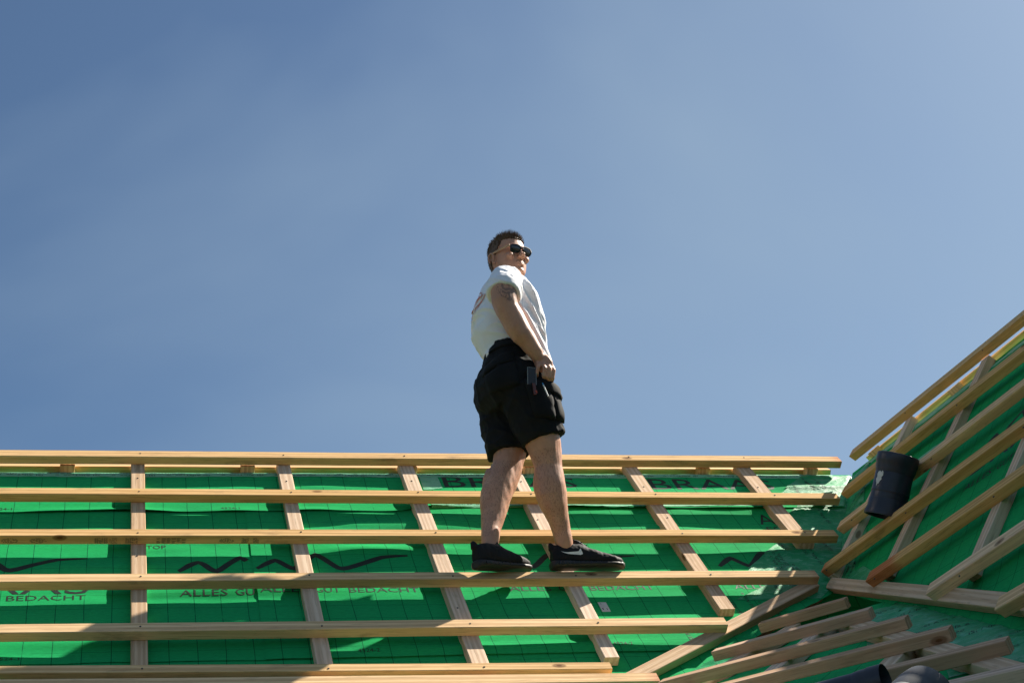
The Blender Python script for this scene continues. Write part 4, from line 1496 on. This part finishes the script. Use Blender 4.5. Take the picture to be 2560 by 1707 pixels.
# ------------------------------------------------------------------ small things carried in the pockets and the hand
def rod(name, p0, p1, r0, r1, mat, label, cat, n=10, tip=None, tipmat=None, tipname="tip"):
    p0, p1 = V(p0), V(p1)
    d = p1 - p0
    bm = bmesh.new()
    bmesh.ops.create_cone(bm, cap_ends=True, segments=n, radius1=r0, radius2=r1, depth=d.length)
    bmesh.ops.bevel(bm, geom=[e for e in bm.edges if e.is_boundary or len(e.link_faces) == 2 and e.calc_face_angle(0) > 1.0], offset=r1 * 0.3, segments=1, affect='EDGES')
    o = bm_obj(name, bm, mat)
    o.matrix_world = PM @ Matrix.Translation((p0 + p1) / 2) @ d.to_track_quat('Z', 'Y').to_matrix().to_4x4()
    tag(o, label, cat)
    if tip:
        bm = bmesh.new()
        bmesh.ops.create_cone(bm, cap_ends=True, segments=n, radius1=r1 * 1.1, radius2=r1 * 0.7, depth=tip)
        c = bm_obj(tipname, bm, tipmat)
        c.matrix_world = PM @ Matrix.Translation(p1 + d.normalized() * tip / 2) @ d.to_track_quat('Z', 'Y').to_matrix().to_4x4()
        put(c, o)
    return o
M_BLUE = plain("blue_plastic", (0.02, 0.22, 0.50), 0.35)
M_RED = plain("red_plastic", (0.10, 0.025, 0.018), 0.4)
M_ORANGE = plain("orange_red_paint", (0.40, 0.05, 0.015), 0.4)
M_GREY = plain("rule_grey", (0.025, 0.025, 0.028), 0.5)
M_RULE = plain("rule_edge_grey", (0.20, 0.20, 0.20), 0.5)
M_GREEN = plain("rule_green", (0.12, 0.42, 0.06), 0.5)
rod("pen", (-0.112, -0.238, 0.725), (-0.128, -0.236, 0.782), 0.003, 0.003, M_WHITE, "thin white pen with a blue end clipped to the cargo pocket", "pen", tip=0.010, tipmat=M_BLUE, tipname="pen_button")
rod("pencil", (-0.100, -0.20, 0.845), (-0.078, -0.196, 0.800), 0.0042, 0.0042, M_ORANGE, "orange-red pencil end poking out below the man's fist", "pencil", 6)
# folding rule: flat leaves side by side
fr0 = empty("folding_rule", BASE + V((-0.172, -0.215, 0.80)))
tag(fr0, "dark folding rule with pale edges sticking out of the cargo pocket", "rule")
def slab(name, c, ax, ay, az, mat, parent):
    bm = bmesh.new()
    bmesh.ops.create_cube(bm, size=1.0)
    M_ = Matrix(((*ax, 0), (*ay, 0), (*az, 0), (0, 0, 0, 1))).transposed()
    M_.translation = c
    o = bm_obj(name, bm, mat, None, PM @ M_)
    put(o, parent)
    return o
ru = V((0.10, 0, 1)).normalized(); rx_ = V((1, -0.05, -0.1)).normalized(); ry_ = ru.cross(rx_).normalized()
rc = V((-0.172, -0.222, 0.830))
for i in range(5):
    slab("rule_leaf", rc + rx_ * (i - 2) * 0.0075, rx_ * 0.0066, ry_ * 0.006, ru * 0.085, M_GREY, fr0)
for sx in (-2.62, 2.62):
    slab("rule_edge", rc + rx_ * sx * 0.0075, rx_ * 0.0022, ry_ * 0.0065, ru * 0.085, M_RULE, fr0)
slab("rule_edge", rc + ru * 0.0435, rx_ * 0.040, ry_ * 0.0065, ru * 0.002, M_RULE, fr0)
slab("rule_mark", rc + ru * -0.002 + rx_ * 0.004 - ry_ * -0.0036, rx_ * 0.018, ry_ * 0.0012, ru * 0.012, M_GREEN, fr0)
kn = empty("utility_knife", BASE + V((-0.172, -0.22, 0.72)))
tag(kn, "dull red utility knife handle tucked into the cargo pocket", "knife")
slab("handle", V((-0.172, -0.236, 0.760)), V((0.013, 0, -0.002)), V((0, 0.008, 0)), V((-0.008, 0, 0.055)), M_RED, kn)
slab("slider", V((-0.166, -0.238, 0.745)), V((0.006, 0, 0)), V((0, 0.008, 0)), V((-0.003, 0, 0.012)), M_ORANGE, kn)

# ------------------------------------------------------------------ pipes
def pipe_mat(name, col, rough):
    t = NT(name)
    co = t.coord()
    f = t.noise(co, 14, 6, 0.65)
    f2 = t.noise(t.mapping(co, (30, 30, 6)), 1.0, 4)
    c = t.ramp(f, [(0.35, tuple(x * 0.8 for x in col)), (0.75, tuple(x * 1.35 for x in col))])
    t.l(c, t.b.inputs['Base Color'])
    t.l(t.ramp(f2, [(0.3, (rough - 0.1,) * 3), (0.7, (rough + 0.15,) * 3)]), t.b.inputs['Roughness'])
    t.bump(f2, 0.08, 0.002)
    return t.m
M_PIPE = pipe_mat("dark_blue_black_plastic", (0.012, 0.015, 0.028), 0.38)
M_PIPE2 = pipe_mat("grey_plastic", (0.055, 0.058, 0.068), 0.55)  # greyer and paler plastic than the two dark pipes
M_INNER = plain("pipe_inside", (0.01, 0.01, 0.012), 0.8)

def revolve(prof, n=40, ripple=0):
    vs, fs = [], []
    for (z, r_) in prof:
        for k in range(n):
            th = 2 * math.pi * k / n
            vs.append(V((r_ * math.cos(th), r_ * math.sin(th), z)))
    for j in range(len(prof) - 1):
        for k in range(n):
            a, b = j * n + k, j * n + (k + 1) % n
            fs.append((a, b, b + n, a + n))
    return vs, fs

def pipe_thing(name, p0, p1, rad, label, mat, sticker=True, collar=True):
    """socket pipe lying across battens: p0 lower end, p1 upper (socket) end"""
    d = p1 - p0
    L = d.length
    Zx = d / L
    Xx = Zx.orthogonal().normalized()
    Yx = Zx.cross(Xx)
    mw = Matrix.Identity(4)
    for i in range(3):
        mw[i][0], mw[i][1], mw[i][2], mw[i][3] = Xx[i], Yx[i], Zx[i], p0[i]
    root = empty(name, (0, 0, 0))
    root.matrix_world = mw
    def part(nm, prof, m):
        vs, fs = revolve(prof)
        o = mesh_obj(nm, vs, fs, m, None, mw, smooth=True)
        md = o.modifiers.new("edge", 'BEVEL'); md.width = 0.002; md.segments = 2; md.limit_method = 'ANGLE'; md.angle_limit = R(40)
        put(o, root)
        return o
    r_ = rad
    part("body", [(0.06, r_), (L - 0.075, r_), (L - 0.075, r_ * 0.93), (0.06, r_ * 0.93), (0.06, r_)], mat)
    part("socket", [(L - 0.085, r_ * 1.005), (L - 0.065, r_ * 1.07), (L - 0.045, r_ * 1.08), (L - 0.040, r_ * 1.12), (L, r_ * 1.12), (L, r_ * 1.06), (L - 0.06, r_ * 1.03), (L - 0.08, r_ * 0.95), (L - 0.085, r_ * 1.005)], mat)
    part("foot_flange", [(0.0, r_ * 1.12), (0.012, r_ * 1.13), (0.035, r_ * 1.04), (0.075, r_ * 1.02), (0.075, r_ * 0.95), (0.0, r_ * 1.02), (0.0, r_ * 1.12)], mat)
    part("seam", [(0.10, r_ * 1.0), (0.102, r_ * 1.014), (0.112, r_ * 1.014), (0.114, r_ * 1.0)], mat)
    tag(root, label, "pipe")
    return root, mw, L

pa = SIDE.w(14.14, -1.70, 0.0)
pb = SIDE.w(13.84, -1.02, 0.26)
pipe1, pmw, PL = pipe_thing("vent_pipe", pa, pb, 0.080, "dark blue-black plastic pipe lying across the shaded slope with a torn white sticker", M_PIPE)
# torn sticker on the pipe, facing the open side
def on_pipe(z, th, r_):
    return V((r_ * math.cos(th), r_ * math.sin(th), z))
campt = pmw.inverted() @ V((0, 0, CAM_Z))
th0 = math.atan2(campt.y, campt.x) - 0.0
right_l = (pmw.inverted().to_3x3() @ V((1, 0, 0)))
sgn = 1 if (math.cos(th0 + 0.5) * right_l.x + math.sin(th0 + 0.5) * right_l.y) < (math.cos(th0 - 0.5) * right_l.x + math.sin(th0 - 0.5) * right_l.y) else -1
out = [(-0.012, 0.86), (0.004, 0.80), (0.010, 0.66), (0.026, 0.60), (0.034, 0.50), (0.050, 0.54), (0.060, 0.44), (0.082, 0.47), (0.090, 0.58), (0.078, 0.66), (0.088, 0.78), (0.080, 0.96), (0.066, 1.02), (0.052, 0.96), (0.036, 1.04), (0.020, 0.98), (0.012, 0.90)]
zc = PL * 0.56
vs = [on_pipe(zc, th0 + sgn * 0.82, 0.0816)] + [on_pipe(zc - 0.030 + z * 0.72, th0 + sgn * (0.82 + (a - 0.75) * 0.75), 0.0816) for z, a in out]
fs = [(0, i + 1, (i + 1) % len(out) + 1) for i in range(len(out))]
put(mesh_obj("torn_sticker", vs, fs, M_STICK, None, pmw), pipe1)

pa = CORN.w(4.25, -7.45, 0.20)
pb = CORN.w(4.66, -6.10, 0.20)
pipe_thing("vent_pipe", pa, pb, 0.062, "grey plastic pipe end resting on the low corner battens", M_PIPE2)
pa = CORN.w(2.2, -4.62, 0.0)
pb = CORN.w(3.85, -4.58, 0.02)
pipe_thing("drain_pipe", pa, pb, 0.040, "black plastic pipe lying along the low corner battens beside the grey pipe", M_PIPE)
